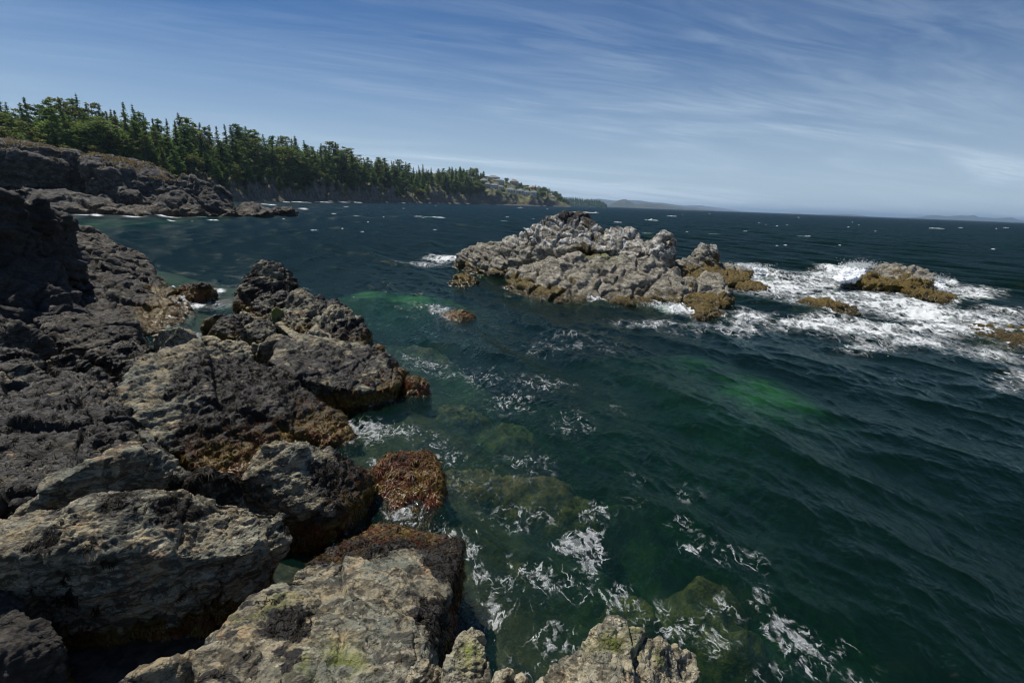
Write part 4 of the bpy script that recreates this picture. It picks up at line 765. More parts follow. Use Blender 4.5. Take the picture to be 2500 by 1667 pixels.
def tube(path, rad, n=5):
    path = np.array(path, float); V = []; F = []
    for j, (p, r_) in enumerate(zip(path, rad)):
        d = path[min(j + 1, len(path) - 1)] - path[max(j - 1, 0)]; d /= np.linalg.norm(d) + 1e-9
        s = np.cross(d, [0.31, .7, .2]); s /= np.linalg.norm(s); t = np.cross(d, s)
        for q in range(n):
            a = 2 * math.pi * q / n; V.append(p + r_ * (math.cos(a) * s + math.sin(a) * t))
    for j in range(len(path) - 1):
        for q in range(n): F.append([j * n + q, j * n + (q + 1) % n, (j + 1) * n + (q + 1) % n, (j + 1) * n + q])
    return np.array(V), np.array(F)
def tree_variant(style, seed):
    """unit height tree: (trunk mesh, crown mesh)"""
    r = np.random.default_rng(seed); TV, TF, nb = [], [], 0
    LV, tone = [], []
    def addt(path, rad):
        nonlocal nb
        v, f = tube(path, rad); TV.append(v); TF.append(f + nb); nb += len(v)
    def clump(c, n, sx, sz, sz_leaf, tn):
        q = c + r.normal(size=(n, 3)) * np.array([sx, sx, sz])
        e1 = r.normal(size=(n, 3)); e1[:, 2] *= .45; e1 /= np.linalg.norm(e1, axis=1)[:, None]; e2 = r.normal(size=(n, 3)); e2[:, 2] = e2[:, 2] * .5; e2 -= e1 * (e1 * e2).sum(1)[:, None]; e2 /= np.linalg.norm(e2, axis=1)[:, None]
        s = sz_leaf * r.uniform(.6, 1.3, n)[:, None]
        LV.append(np.stack([q - e1 * s - e2 * s * .45, q + e1 * s - e2 * s * .3, q + e1 * s * .3 + e2 * s * .6, q - e1 * s * .6 + e2 * s * .5], 1).reshape(-1, 3)); tone.append(np.repeat(np.clip(tn + r.normal(0, .2, n), 0, 1), 4))
    bend = r.normal(0, .025, 2)
    def axis(t): return np.array([bend[0] * math.sin(t * 3), bend[1] * math.sin(t * 2.4), t])
    if style in ('fir', 'old', 'pine'):
        tops = {'fir': .995, 'old': .97, 'pine': .96}[style]
        addt([axis(t) for t in np.linspace(-.04, tops, 9)], np.interp(np.linspace(0, 1, 9), [0, 1], [.017, .002]))
        nw = {'fir': 36, 'old': 27, 'pine': 18}[style]; lo = {'fir': r.uniform(.04, .12), 'old': r.uniform(.08, .2), 'pine': r.uniform(.25, .4)}[style]
        for j in range(nw):
            t = lo + (tops - lo) * (j + r.uniform(0, .8)) / nw; s = (t - lo) / (1 - lo)
            if style == 'fir': L = .225 * (1 - s) ** 1.1 * (.6 + .4 * min(1, s * 6)) + .006
            elif style == 'old': L = .215 * (1 - s ** 1.6) ** .75 * (.6 + .4 * min(1, s * 4)) + .025
            else: L = .19 * (1 - (s - .35) ** 2 * 1.3) * .9
            for b in range(int(r.integers(4, 7)) if style != 'pine' else int(r.integers(3, 6))):
                if r.random() < (.08 if style == 'fir' else .22): continue
                a = r.uniform(0, 6.283); l = L * r.uniform(.55, 1.25); o = axis(t)
                drop = {'fir': -.35, 'old': -.12, 'pine': .12}[style] + r.normal(0, .12)
                dv = np.array([math.cos(a), math.sin(a), drop])
                if l > .05: addt([o, o + dv * l * .9], [.0035, .001])
                ns = max(2, int(l / .022))
                for q in range(ns):
                    f = (q + .6) / ns; c = o + dv * l * f + np.array([0, 0, .03 * l * math.sin(f * 3)])
                    if style == 'fir': clump(c, 6, (.013 + .010 * f) * (1.15 - .85 * s), .007, .019 * (1.1 - .75 * s), .25 + .6 * f)
                    elif style == 'old': clump(c, 8, .018 * (1.1 - .5 * s), .010, .020 * (1.1 - .5 * s), .25 + .6 * f)
                    else: clump(c, 9 if f > .45 else 2, .021, .010, .017, .3 + .5 * f)
        clump(axis(tops), 5, .002, .010, .006, .8)
    else:
        addt([axis(t) for t in np.linspace(-.05, .5, 5)], [.028, .024, .02, .015, .008])
        for j in range(34 if style == 'broad' else 26):
            ph = r.uniform(0, 6.283); th = math.acos(r.uniform(-.35, 1)); rr = r.uniform(.55, 1.0)
            c = np.array([.30 * rr * math.sin(th) * math.cos(ph), .30 * rr * math.sin(th) * math.sin(ph), .56 + .38 * rr * math.cos(th)])
            if style == 'bush': c = c * np.array([1.5, 1.5, 1]) - np.array([0, 0, .12])
            addt([axis(.3), c * np.array([.8, .8, .95])], [.008, .002]); clump(c, 60, .055, .04, .026, .35 + .4 * max(0, math.cos(th)))
    LV_ = np.concatenate(LV); LF = np.arange(len(LV_)).reshape(-1, 4)
    mat = {'fir': FIR, 'old': FIR, 'pine': PINE, 'broad': LEAF, 'bush': LEAF}[style]
    tm = new_mesh('trunk', np.concatenate(TV), np.concatenate(TF), True, None, BARK); cm = new_mesh('crown', LV_, LF, False, {'tone': np.concatenate(tone)}, mat)
    return tm, cm
VAR = {'fir': [tree_variant('fir', s) for s in (1, 2, 3, 4)], 'old': [tree_variant('old', s) for s in (11, 12, 13)], 'pine': [tree_variant('pine', s) for s in (21, 22, 23)],
       'broad': [tree_variant('broad', s) for s in (31, 32)], 'bush': [tree_variant('bush', s) for s in (41, 42)]}
KIND = {'fir': ('fir_tree', 'spired fir'), 'old': ('fir_tree', 'ragged fir'), 'pine': ('pine_tree', 'open crowned pine'), 'broad': ('broadleaf_tree', 'bright green rounded tree'), 'bush': ('shrub', 'low green shrub')}
tr_rng = np.random.default_rng(77)
TREES = []
def plant(style, u, d, h, zb=None, wide=1.0, row=''):
    a = az_dir(u) * d; z = float(ground(np.array([u]), np.array([d]))[0]) if zb is None else zb
    tm, cm = VAR[style][int(tr_rng.integers(len(VAR[style])))]
    TREES.append((u, d, h, style, row, tm, cm, (a[0], a[1], z - .3), wide))
SKY_U = [-60, 0, 20, 40, 60, 80, 100, 130, 160, 180, 200, 220, 245, 270, 300, 320, 340, 360, 400, 440, 455, 480, 520, 555, 575, 600, 625, 645, 670, 700, 725, 750, 775, 810, 825, 845, 870, 890, 935, 955, 970, 1010, 1050, 1090]
SKY_V = [275, 268, 246, 233, 262, 258, 242, 268, 228, 240, 252, 234, 256, 258, 274, 262, 258, 268, 286, 292, 276, 290, 305, 306, 291, 308, 318, 322, 324, 337, 337, 350, 357, 348, 352, 359, 372, 386, 384, 388, 387, 400, 406, 414]
for j, u in enumerate(np.concatenate([np.arange(-55, 700, 15.5), np.arange(702, 1092, 8.6)])):     # skyline row
    uu = u + tr_rng.normal(0, 3); w = dw(uu); d = w * 1.10 + 20 + tr_rng.uniform(-4, 12)
    vt = np.interp(uu, SKY_U, SKY_V) + tr_rng.uniform(-3, 10); zt = CAM_H + (hz(uu) - vt) / 1340 * d; zb = float(ground(np.array([uu]), np.array([d]))[0])
    st = tr_rng.choice(['fir', 'old', 'pine'], p=[.66, .24, .10] if uu < 620 else [.50, .28, .22])
    plant(st, uu, d, max(zt - zb, 9), row='on skyline', wide=1.2 if uu < 600 else 1.5)
for j, u in enumerate(np.concatenate([np.arange(-50, 700, 25), np.arange(700, 1092, 16)])):       # middle row
    uu = u + tr_rng.normal(0, 4); w = dw(uu); d = w * 1.05 + 15 + tr_rng.uniform(-3, 8)
    vt = np.interp(uu, SKY_U, SKY_V) + tr_rng.uniform(14, 40) * (1 if uu < 700 else .6); zt = CAM_H + (hz(uu) - vt) / 1340 * d; zb = float(ground(np.array([uu]), np.array([d]))[0])
    plant(tr_rng.choice(['fir', 'old', 'pine', 'broad'], p=[.36, .36, .18, .10]), uu, d, max(zt - zb, 7), row='amid wood', wide=1.3 if uu < 600 else 1.6)
for j, u in enumerate(np.concatenate([np.arange(-40, 700, 27), np.arange(700, 1100, 14)])):         # edge of the cliff
    uu = u + tr_rng.normal(0, 6); w = dw(uu); d = w + 9 + .026 * w + tr_rng.uniform(-2, 6)
    zb = float(ground(np.array([uu]), np.array([d]))[0]); st = tr_rng.choice(['fir', 'pine', 'broad', 'old'], p=[.3, .25, .25, .2])
    plant(st, uu, d, tr_rng.uniform(9, 18) * (1.0 if st != 'broad' else .75), row='at cliff edge', wide=1.4)
for u, h in ((-20, 12), (5, 11), (28, 10), (52, 9.), (75, 7)):
    plant('bush' if u % 2 else 'broad', u, 150 + u * .1, h, zb=11.5, row='behind headland', wide=1.1)
# ------------------------------------------------------------------ houses on the hillside
def hit(u, v):
    w = float(dw(u)); ds = np.linspace(w + 8, w * 1.25 + 60, 400); z = ground(np.full(400, u), ds); vv = hz(u) - (z - CAM_H) / ds * 1340
    ok = np.nonzero(vv <= v)[0]; i = ok[0] if len(ok) else 399
    return ds[i], z[i]
def flat_mat(name, c, rough=.8, spec=.4):
    k = NM(name); n = k.noise(k.pos(), .9, 4, .6); k.pbsdf(k.mix(k.ramp(n, .3, .7), tuple(x * .86 for x in c), c), rough, None, spec); return k.m
WALLS = {'white': flat_mat('white_render', (.85, .85, .83)), 'grey': flat_mat('grey_siding', (.48, .50, .52)), 'tan': flat_mat('tan_siding', (.50, .42, .32)), 'dark': flat_mat('dark_cladding', (.06, .065, .075)), 'blue': flat_mat('pale_blue_siding', (.46, .54, .62))}
ROOFS = {'grey': flat_mat('grey_shingles', (.22, .22, .22)), 'green': flat_mat('green_grey_shingles', (.20, .24, .22)), 'brown': flat_mat('brown_shingles', (.28, .22, .16)), 'red': flat_mat('red_tiles', (.42, .13, .08)), 'dark': flat_mat('black_roofing', (.04, .04, .045))}
GLASS = flat_mat('dark_window_glass', (.02, .028, .035), .1, .8); TRIM = flat_mat('white_trim', (.8, .8, .79))
def boxm(name, x0, x1, y0, y1, z0, z1, mat, parent):
    V = np.array([[x, y, z] for x in (x0, x1) for y in (y0, y1) for z in (z0, z1)], float)
    F = np.array([[0, 1, 3, 2], [4, 6, 7, 5], [0, 4, 5, 1], [2, 3, 7, 6], [0, 2, 6, 4], [1, 5, 7, 3]])
    return link(name, new_mesh(name, V, F, False, None, mat), parent)
def house(u0, u1, vt, vb, wall, roof, label, style='hip', storeys=2, dfix=None, name='house'):
    uc = (u0 + u1) / 2; d, zg = hit(uc, vb) if dfix is None else dfix
    W = (u1 - u0) / 1250 * d * 1.0; H = max((vb - vt) / 1340 * d, 4.); dep = max(W * .7, 7)
    a = az_dir(uc) * d; e = bpy.data.objects.new(name, None); col.objects.link(e); e.location = (a[0], a[1], zg - 1.0)
    e.rotation_euler = (0, 0, -math.atan2(a[0], a[1]) * .8 + tr_rng.uniform(-.25, .25)); tag(e, label, 'house', 'houses on the hillside')
    wh = H * (.66 if style != 'flat' else .92)
    wl = boxm('wall', -W / 2, W / 2, 0, dep, -2, 1 + wh, WALLS[wall], e)
    if style == 'flat': boxm('roof', -W / 2 - .5, W / 2 + .5, -.8, dep + .5, 1.003 + wh, 1.5 + wh, ROOFS[roof], e)
    else:
        o_, rh = .6, H * .40; z0 = 1.003 + wh; ix = min(dep / 2, W / 2 * .7)
        V = np.array([[-W / 2 - o_, -o_, z0], [W / 2 + o_, -o_, z0], [W / 2 + o_, dep + o_, z0], [-W / 2 - o_, dep + o_, z0], [-W / 2 + ix, dep / 2, z0 + rh], [W / 2 - ix, dep / 2, z0 + rh]])
        me = bpy.data.meshes.new('roof'); me.from_pydata([tuple(v) for v in V], [], [(0, 1, 5, 4), (1, 2, 5), (2, 3, 4, 5), (3, 0, 4), (0, 3, 2, 1)]); me.materials.append(ROOFS[roof]); rf = link('roof', me, e)
        if W > 12: boxm('chimney', -W * .2, -W * .2 + .9, dep * .45, dep * .45 + .9, z0 + rh * .4, z0 + rh + 1.0, WALLS['grey'], rf)
    fh = wh / storeys; nw = max(2, int(W / 3.2))
    for s in range(storeys):
        for j in range(nw):
            x = -W / 2 + W * (j + .5) / nw; ww = W / nw * .62; zz = 1 + fh * s
            f = boxm('window', x - ww / 2, x + ww / 2, -.07, .0, zz + fh * .22, zz + fh * .82, TRIM, e)
            boxm('pane', x - ww / 2 + .12, x + ww / 2 - .12, -.10, -.071, zz + fh * .22 + .12, zz + fh * .82 - .12, GLASS, f)
    if storeys > 1 and style != 'hut': boxm('balcony', -W / 2 + .4, W / 2 - .4, -1.6, -.11, 1 + fh - .15, 1 + fh + .75, TRIM if wall != 'white' else WALLS['grey'], e)
    return e
HOUSES = [
    (1110, 1139, 411, 420, 'dark', 'dark', 'dark flat roofed modern house at the crown of the hill', 'flat', 2), (1098, 1110, 414, 423, 'white', 'grey', 'small white house peeping out left of the dark modern house', 'hip', 2),
    (1112, 1130, 419, 426, 'white', 'grey', 'low white house just below the dark modern house', 'flat', 1), (1133, 1154, 431, 446, 'tan', 'grey', 'tan house with broad grey hipped roof among the trees', 'hip', 2),
    (1172, 1188, 419, 425, 'grey', 'dark', 'low grey house with black flat roof on the skyline', 'flat', 1), (1188, 1218, 422, 434, 'white', 'grey', 'large white house on the skyline with two storeys', 'hip', 2),
    (1169, 1188, 437, 449, 'grey', 'grey', 'grey house with grey roof left end of the middle row', 'hip', 2), (1181, 1196, 446, 460, 'blue', 'grey', 'pale blue house lowest at the left above the bare slope', 'hip', 2),
    (1196, 1215, 448, 462, 'blue', 'grey', 'pale blue house second from left above the bare slope', 'hip', 2), (1208, 1229, 438, 448, 'grey', 'grey', 'grey house below the large white skyline house', 'hip', 2),
    (1214, 1230, 453, 463, 'grey', 'grey', 'plain grey house at the right of the bare slope', 'hip', 1), (1243, 1262, 439, 453, 'tan', 'brown', 'tan house with stepped brown roof in the middle of the hillside', 'hip', 2),
    (1234, 1257, 459, 472, 'white', 'green', 'white house with green grey roof, left one of the shore row', 'hip', 2), (1258, 1276, 462, 474, 'white', 'green', 'white gabled house second in the shore row', 'hip', 2),
    (1278, 1294, 465, 479, 'white', 'green', 'tall white house third in the shore row', 'hip', 2), (1295, 1310, 466, 479, 'blue', 'green', 'pale blue house right end of the shore row', 'hip', 2),
    (1293, 1307, 447, 455, 'tan', 'red', 'house with red tiled roof on the right slope', 'hip', 1), (1309, 1319, 453, 464, 'grey', 'grey', 'narrow grey house right of the red roof', 'hip', 2), (1342, 1354, 478, 485, 'white', 'brown', 'little white pavilion near the tip of the point', 'hut', 1)]
for h_ in HOUSES: house(*h_)
ex = [(h[0] - 3, h[1] + 3, h[2] - 2, h[3] + 2) for h in HOUSES]
n_ = 0
while n_ < 120:                                                                         # trees and shrubs between the houses
    u = tr_rng.uniform(1092, 1388); vt = np.interp(u, [1092, 1120, 1160, 1220, 1260, 1300, 1330, 1360, 1388], [416, 417, 424, 434, 441, 451, 459, 472, 492]); vc = np.interp(u, [1092, 1150, 1250, 1350, 1388], [478, 476, 482, 490, 499])
    v = tr_rng.uniform(vt + 5, vc)
    if any(a + 1 < u < b - 1 and c + 5 < v < dd + 6 for a, b, c, dd in ex): continue
    if u < 1140 and tr_rng.random() < .6: continue
    if 1180 < u < 1235 and 462 < v < 480 and tr_rng.random() < .8: continue
    d, z = hit(u, v); h = tr_rng.uniform(9, 18) if u < 1180 or u > 1300 else tr_rng.uniform(6, 11)
    if u > 1355: h *= .8
    if u < 1150 and v > 440: h *= 1.6
    plant(tr_rng.choice(['fir', 'broad', 'bush', 'old'], p=[.34, .36, .10, .20] if u > 1150 else [.6, 0, 0, .4]), u, d, h * 1.15, zb=z, row='among houses', wide=1.45); n_ += 1
for u in np.arange(1096, 1186, 8.5):
    v = np.interp(u, [1090, 1120, 1160, 1190], [424, 424, 430, 436]) + tr_rng.uniform(0, 6); d, z = hit(u, v); plant(tr_rng.choice(['fir', 'old']), u, d, tr_rng.uniform(9, 15), zb=z, row='on skyline', wide=1.5)
for _ in range(64):                                                                    # thickets filling the slope between the houses
    u = tr_rng.uniform(1100, 1375); vt = np.interp(u, [1092, 1120, 1160, 1220, 1260, 1300, 1330, 1360, 1388], [416, 417, 424, 434, 441, 451, 459, 472, 492]); vc = np.interp(u, [1092, 1150, 1250, 1350, 1388], [478, 476, 482, 490, 499])
    v = tr_rng.uniform(vt + 3, vc); d, z = hit(u, v)
    if any(a + 2 < u < b - 2 and c + 6 < v < dd + 4 for a, b, c, dd in ex): continue
    plant('bush', u, d, tr_rng.uniform(4, 8), zb=z, row='among houses', wide=1.6)
for u in np.concatenate([np.arange(410, 1100, 15)]):
    uu = u + tr_rng.normal(0, 5); w = float(dw(uu)); d = w + 6 + .022 * w + tr_rng.uniform(0, 7)
    plant('bush', uu, d, tr_rng.uniform(2.2, 5), row='on cliff top', wide=1.3)
def place_trees():
    # landmark wording so that a label leads to one tree
    def where(u):
        for lim, s in ((60, 'at far left edge'), (205, 'above left half of headland'), (400, 'above right half of headland'), (520, 'behind right foot of headland'), (640, 'above shaded sea cliff'), (800, 'over cliff beyond rock spit'), (950, 'over middle of long shore'), (1095, 'where wood meets first houses'), (1190, 'near crown of house hill'), (1290, 'amid house hill'), (1500, 'towards tip of point')):
            if u < lim: return s
    cnt = {}
    for t in TREES:
        k = (t[3], t[4], where(t[0])); cnt.setdefault(k, []).append(t)
    for k, L in cnt.items():
        L.sort(key=lambda t: t[0]); n = len(L)
        hs = sorted(L, key=lambda t: -t[2])
        for j, t in enumerate(L):
            u, d, h, style, row, tm, cm, loc, wide = t
            nm, what = KIND[style]
            ordw = '' if n == 1 else ['first', 'second', 'third', 'fourth', 'fifth', 'sixth', 'seventh', 'eighth', 'ninth', 'tenth', 'eleventh', 'twelfth', 'thirteenth', 'fourteenth', 'fifteenth', 'sixteenth', 'seventeenth', 'eighteenth', 'nineteenth', 'twentieth'][min(j, 19)] + ' from left '
            lab = (ordw + what + ' ' + row + ' ' + where(u)).strip()
            e = bpy.data.objects.new(nm, None); col.objects.link(e); e.location = loc; e.scale = (h * wide, h * wide, h); e.rotation_euler = (0, 0, (u * 1.7) % 6.28)
            tag(e, lab, 'shrub' if style == 'bush' else 'tree', 'shrubs on the cliff tops' if style == 'bush' else 'trees of the wooded shore')
            a = bpy.data.objects.new('trunk' if style != 'bush' else 'stem', tm); col.objects.link(a); a.parent = e
            b = bpy.data.objects.new('crown' if style != 'bush' else 'foliage', cm); col.objects.link(b); b.parent = e
place_trees()

# ------------------------------------------------------------------ far land
def ridge_land(name, pts, d, depth, colors, label, sc, rows=14, snow=None):
    us = np.arange(pts[0][0], pts[-1][0] + .01, .5); vt = np.interp(us, [p[0] for p in pts], [p[1] for p in pts])
    zt = np.maximum(CAM_H + (hz(us) - vt) / 1340 * d, 0)
    dirs = np.array([az_dir(u) for u in us]); t = np.linspace(0, 2, 2 * rows)
    Dm = (d - depth + depth * t)[None, :] * np.ones((len(us), 1)); prof = np.where(t < 1, t, 2 - t) ** .8
    X = dirs[:, 0][:, None] * Dm; P = np.stack([X.ravel(), Dm.ravel(), 0 * Dm.ravel()], 1)
    zz = zt[:, None] * prof[None, :] * (1 + .10 * fbm(P * sc, 4).reshape(Dm.shape) * (np.abs(1 - t) > .02)[None, :]) - 2
    V = np.stack([X.ravel(), Dm.ravel(), zz.ravel()], 1); i = np.arange(Dm.size).reshape(Dm.shape)
    F = np.stack([i[:-1, :-1].ravel(), i[1:, :-1].ravel(), i[1:, 1:].ravel(), i[:-1, 1:].ravel()], 1)
    k = NM(name); p = k.pos(); c = k.mix(k.ramp(k.noise(p, sc * 3, 6, .65), .4, .6), colors[0], colors[1])
    if snow: c = k.mix(k.ramp(k.math('ADD', k.sepz(p), k.math('MULTIPLY', k.math('SUBTRACT', k.noise(p, sc * 4, 4), .5), snow * .5)), snow * .9, snow * 1.05), c, (.85, .87, .9))
    k.pbsdf(c, .95); link(name, new_mesh(name, V, F, True, None, k.m), None, label, None, kind='structure')
ridge_land('wooded_point', [(1370, 488), (1379, 486), (1401, 486), (1426, 490), (1455, 492), (1472, 497), (1483, 502)], 3400, 180, ((.020, .034, .014), (.045, .06, .026)), None, .01)
ridge_land('far_hill', [(1480, 503), (1486, 499), (1503, 491), (1512, 487.6), (1520, 486.2), (1527, 486.2), (1537, 491.5), (1549, 497.4), (1560, 498), (1576, 496.2), (1590, 497), (1605, 498.5), (1639, 502.7), (1673, 507), (1741, 513.8)], 7000, 900, ((.018, .028, .016), (.06, .065, .045)), None, .0022)
ridge_land('blue_mountains', [(1400, 499), (1438, 485.4), (1461, 484), (1479, 486.5), (1500, 489.4), (1537, 487.6), (1562, 489.2), (1580, 492), (1597, 494.2), (1615, 494.6), (1656, 500.6), (1700, 506), (1760, 514.5)], 13000, 1900, ((.02, .03, .03), (.05, .06, .05)), None, .0006)
ridge_land('snow_mountain', [(1600, 503), (1656, 500.6), (1670, 502), (1692, 500.5), (1700, 498.8), (1708, 500), (1722, 503.6), (1750, 507), (1800, 514), (1830, 517)], 18000, 2000, ((.05, .06, .07), (.08, .09, .1)), None, .0005, snow=165)
ridge_land('far_islands', [(2205, 531.6), (2225, 530.5), (2250, 528.7), (2260, 525.7), (2282, 524.6), (2311, 527.4), (2346, 525), (2360, 526.5), (2375, 525), (2388, 530.8), (2416, 532), (2428, 533.4), (2458, 530.5), (2469, 530.5), (2486, 536.4), (2520, 540), (2600, 540), (2700, 548)], 15000, 1500, ((.02, .03, .026), (.045, .055, .045)), None, .0008)
ridge_land('far_islands', [(2000, 523.6), (2030, 522.6), (2060, 522.4), (2090, 524), (2115, 527.6)], 15000, 900, ((.02, .03, .026), (.045, .055, .045)), None, .0008)
ridge_land('far_islands', [(1922, 520.6), (1935, 518.8), (1948, 519), (1960, 522)], 15000, 900, ((.12, .11, .09), (.2, .19, .17)), None, .0008)
def far_forest():
    r = np.random.default_rng(9); V = []; n = 900
    for _ in range(n):
        u = r.uniform(1372, 1481); d = r.uniform(3180, 3400); vt = np.interp(u, [1370, 1379, 1401, 1426, 1455, 1472, 1483], [484, 483, 483, 487.4, 489, 494.5, 501]); t = (d - 3220) / 180
        zb = max(0, (CAM_H + (hz(u) - vt) / 1340 * 3400) * max(t, 0) ** .8 - 8); a = az_dir(u) * d; h = r.uniform(9, 20); w = h * .24
        for q in range(5):
            an = r.uniform(0, 6.28); z0 = zb + h * q / 6; ww = w * (1 - q / 6.5); s = np.array([math.cos(an), math.sin(an), 0]) * ww; c = np.array([a[0], a[1], z0])
            V += [c - s, c + s, c + np.array([r.normal(0, .5), 0, h * .38])]
    V = np.array(V); link('forest', new_mesh('forest', V, np.arange(len(V)).reshape(-1, 3), False, {'tone': np.repeat(r.uniform(0, 1, len(V) // 3), 3)}, FIR), None, 'dark conifer wood covering the second point beyond the houses', 'forest', kind='stuff')
far_forest()

# ------------------------------------------------------------------ surf: foam along the headland, whitecaps, spray
for u, v, du, dv, a in [(200, 525, 40, 2.2, .9), (235, 525, 30, 2, 1.), (330, 528, 50, 2.6, 1.), (400, 526, 60, 3, 1.), (440, 525, 30, 2, .9), (520, 517, 16, 4, 1.), (560, 519, 45, 2.4, 1.), (610, 518, 30, 2.6, 1.), (650, 516, 36, 4, 1.), (680, 511, 20, 2, 1.), (740, 510, 26, 1.6, .9), (420, 536, 14, 1.6, .8)]:
    c = Z(u, v); e = Z(u + du, v); f = Z(u, v + dv); g = Z(u, v - dv)
    HEADFOAM.append((c[0], c[1], abs(e[0] - c[0]), .5 * abs(g[1] - f[1]), a, c[0] / c[1]))
make_sea()
kf = NM('white_foam'); nfo = kf.noise(kf.pos(), 6, 5, .7); kf.pbsdf(kf.mix(nfo, (.76, .80, .82), (.90, .92, .92)), .75, kf.bump(nfo, .6, .06), .3); FOAM = kf.m
def whitecaps():
    """breaking crests scattered over the open water: ragged low ridges of foam"""
    r = np.random.default_rng(21); V, F, nb = [], [], 0
    spots = [(1062, 531, 26, 1.2), (1025, 529, 14, .8), (1430, 519, 40, 1.), (1395, 522, 30, .8), (1589, 538, 18, 1.2), (1508, 543, 10, .8), (1640, 528, 12, .8), (2285, 558, 26, 1.2), (2455, 556, 10, .8), (1580, 570, 14, .9), (1965, 577, 30, .9), (870, 527, 10, .8), (815, 522, 8, .6), (520, 538, 14, 1.), (1230, 540, 10, .8), (1270, 508, 8, .6),
             (700, 494, 10, 1.), (735, 494, 26, 1.), (790, 494, 24, 1.), (835, 494, 18, 1.), (870, 494.5, 22, 1.2), (1000, 496, 16, .8), (1050, 496.5, 10, .8), (1068, 497, 6, 1.2), (980, 496, 12, .8), (1190, 498, 10, .8), (1320, 500, 12, .7), (640, 499, 28, 1.2), (665, 501, 10, 1.)]
    for _ in range(60):
        v = 8 + 78 * r.random() ** 1.8; u = r.uniform(430, 2600); spots.append((u, hz(u) + v, min(1.2 + r.exponential(2.2), 9) * (.6 + v / 60), r.uniform(.4, .9)))
    for u, v, du, hh in spots:
        c = Z(u, v); L = du / 1250 * c[1] * 2; L = min(L, 30); n = 14; a = r.normal(.0, .25); h0 = hh * min(.10 + .0014 * c[1], .7) * .45; w0 = h0 * 2.4
        if c[0] < shore_x(np.array([c[1]]))[0] + 1 and c[1] < 90: continue
        if c[1] < 60 and 1080 < u < 1890: continue
        ph = r.uniform(0, 6, 3); rows = []
        for k_ in range(n + 1):
            t = k_ / n * 2 - 1; e = max(1 - t * t, 0) ** .7; x = t * L / 2; y = .12 * L * math.sin(2 * t + ph[0]) + .3 * w0 * math.sin(7 * t + ph[1])
            h = h0 * e * (.65 + .35 * math.sin(9 * t + ph[2]) * r.uniform(.4, 1)); w = w0 * e + .02
            p0 = np.array([c[0] + x * math.cos(a) - y * math.sin(a), c[1] + x * math.sin(a) + y * math.cos(a), 0])
            for q, (oy, oz) in enumerate(((-1., -.35), (-.55, .55), (0, 1.), (.6, .4), (1.3, -.35))):
                rows.append(p0 + np.array([0, oy * w, oz * h + .02 + (r.normal(0, .12 * h) if oz > 0 else 0)]))
        rows = np.array(rows); V.append(rows)
        for k_ in range(n):
            for q in range(4): F.append([nb + k_ * 5 + q, nb + (k_ + 1) * 5 + q, nb + (k_ + 1) * 5 + q + 1, nb + k_ * 5 + q + 1])
        nb += len(rows)
    link('whitecaps', new_mesh('whitecaps', np.concatenate(V), np.array(F), True, None, FOAM), None, 'small white breaking crests scattered over the open sea', 'whitecaps', kind='stuff')
whitecaps()
def spray(name, hullpts, plumes, label, seed):
    """a burst of white water: lumpy foam core with drops flung above it"""
    r = np.random.default_rng(seed); Vs, Fs, nb = [], [], 0
    V, F = remeshed([np.array(hullpts)], .05, 2); N = vnormals(V, F); V = V + N * (.16 * fbm(V * 2.2 + seed, 5, .62) + .05)[:, None]
    tri = np.concatenate([F[:, [0, 1, 2]], F[:, [0, 2, 3]]]); Vs.append(V); Fs.append(tri); nb = len(V)
    for c, sx, sy, sz, n, up in plumes:
        h = np.abs(r.normal(0, 1, n)); q = np.stack([c[0] + r.normal(0, sx, n) * (1 + .4 * h), c[1] + r.normal(0, sy, n), c[2] + h * sz], 1); s = r.uniform(.008, .032, n) * (1.3 - .3 * np.minimum(h, 3))
        tet = np.array([[1, 1, 1], [-1, -1, 1], [-1, 1, -1], [1, -1, -1]], float)
        Vs.append((q[:, None, :] + tet[None] * s[:, None, None]).reshape(-1, 3)); b = nb + np.arange(n)[:, None] * 4
        Fs.append((b[:, :, None] + np.array([[0, 1, 2], [0, 3, 1], [0, 2, 3], [1, 3, 2]])[None].reshape(1, 1, -1)).reshape(-1, 3)); nb += 4 * n
    link(name, new_mesh(name, np.concatenate(Vs), np.concatenate(Fs), True, None, FOAM), None, label, 'spray', kind='stuff')
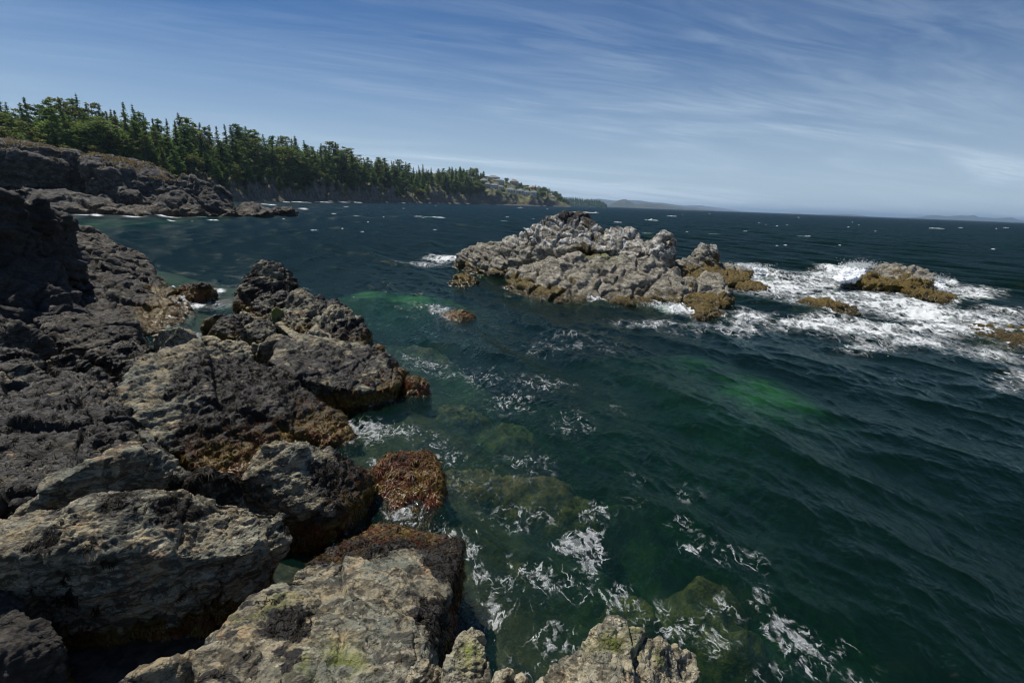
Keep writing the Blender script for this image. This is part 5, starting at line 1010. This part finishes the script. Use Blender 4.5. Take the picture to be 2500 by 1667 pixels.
spray('sea_spray', [D(2030, 680, 36.5), D(2060, 668, 37.5), D(2090, 652, 38.5), D(2120, 646, 39.2), D(2128, 662, 38.6), D(2095, 682, 36.4), D(2050, 690, 35.6), D(2110, 660, 40.5), D(2050, 675, 39)], [(D(2100, 655, 38.6), .45, .3, .30, 1200, 1), (D(2060, 672, 37.4), .5, .3, .12, 700, 1)], 'white burst of spray against the tan rock at the right', 3)
spray('sea_spray', [D(2275, 696, 36), D(2290, 686, 36.6), D(2310, 700, 35.5), D(2335, 718, 34), D(2300, 712, 34.5)], [(D(2285, 690, 36.5), .25, .2, .28, 700, 1), (D(2320, 712, 34.6), .4, .2, .12, 500, 1)], 'thin splash behind the right foot of the tan rock', 4)
spray('sea_spray', [D(1592, 752, 26.6), D(1610, 744, 26.9), D(1640, 750, 26.6), D(1660, 764, 26), D(1625, 768, 25.6)], [(D(1622, 752, 26.6), .3, .2, .12, 500, 1)], 'white splash at the foot of the islet near its right end', 6)
spray('sea_spray', [D(1790, 646, 44), D(1812, 642, 44.5), D(1850, 652, 44), D(1872, 664, 43), D(1830, 662, 43)], [(D(1830, 650, 44), .6, .3, .16, 600, 1)], 'broken white water behind the low golden right end of the islet', 7)
spray('breaking_crest', [D(2215, 764, 29), D(2235, 752, 29.6), D(2265, 752, 29.6), D(2300, 770, 28.6), D(2330, 786, 27.6), D(2250, 776, 28.2), D(2240, 766, 30.4)], [(D(2250, 758, 29.4), .4, .3, .07, 600, 1)], 'white breaking crest in the middle of the right hand surf', 5)

# ------------------------------------------------------------------ sea air
def haze():
    V = np.array([[x, y, z] for x in (-40000, 40000) for y in (-3000, 45000) for z in (-10, 200)], float)
    F = np.array([[0, 1, 3, 2], [4, 6, 7, 5], [0, 4, 5, 1], [2, 3, 7, 6], [0, 2, 6, 4], [1, 5, 7, 3]])
    k = NM('haze'); pv = k.n('ShaderNodeVolumePrincipled'); pv.inputs['Color'].default_value = (.54, .76, 1, 1); pv.inputs['Density'].default_value = 6.0e-5; pv.inputs['Anisotropy'].default_value = .35
    k.l(pv.outputs[0], k.out.inputs['Volume'])
    link('haze', new_mesh('haze', V, F, False, None, k.m), kind='stuff')
haze()
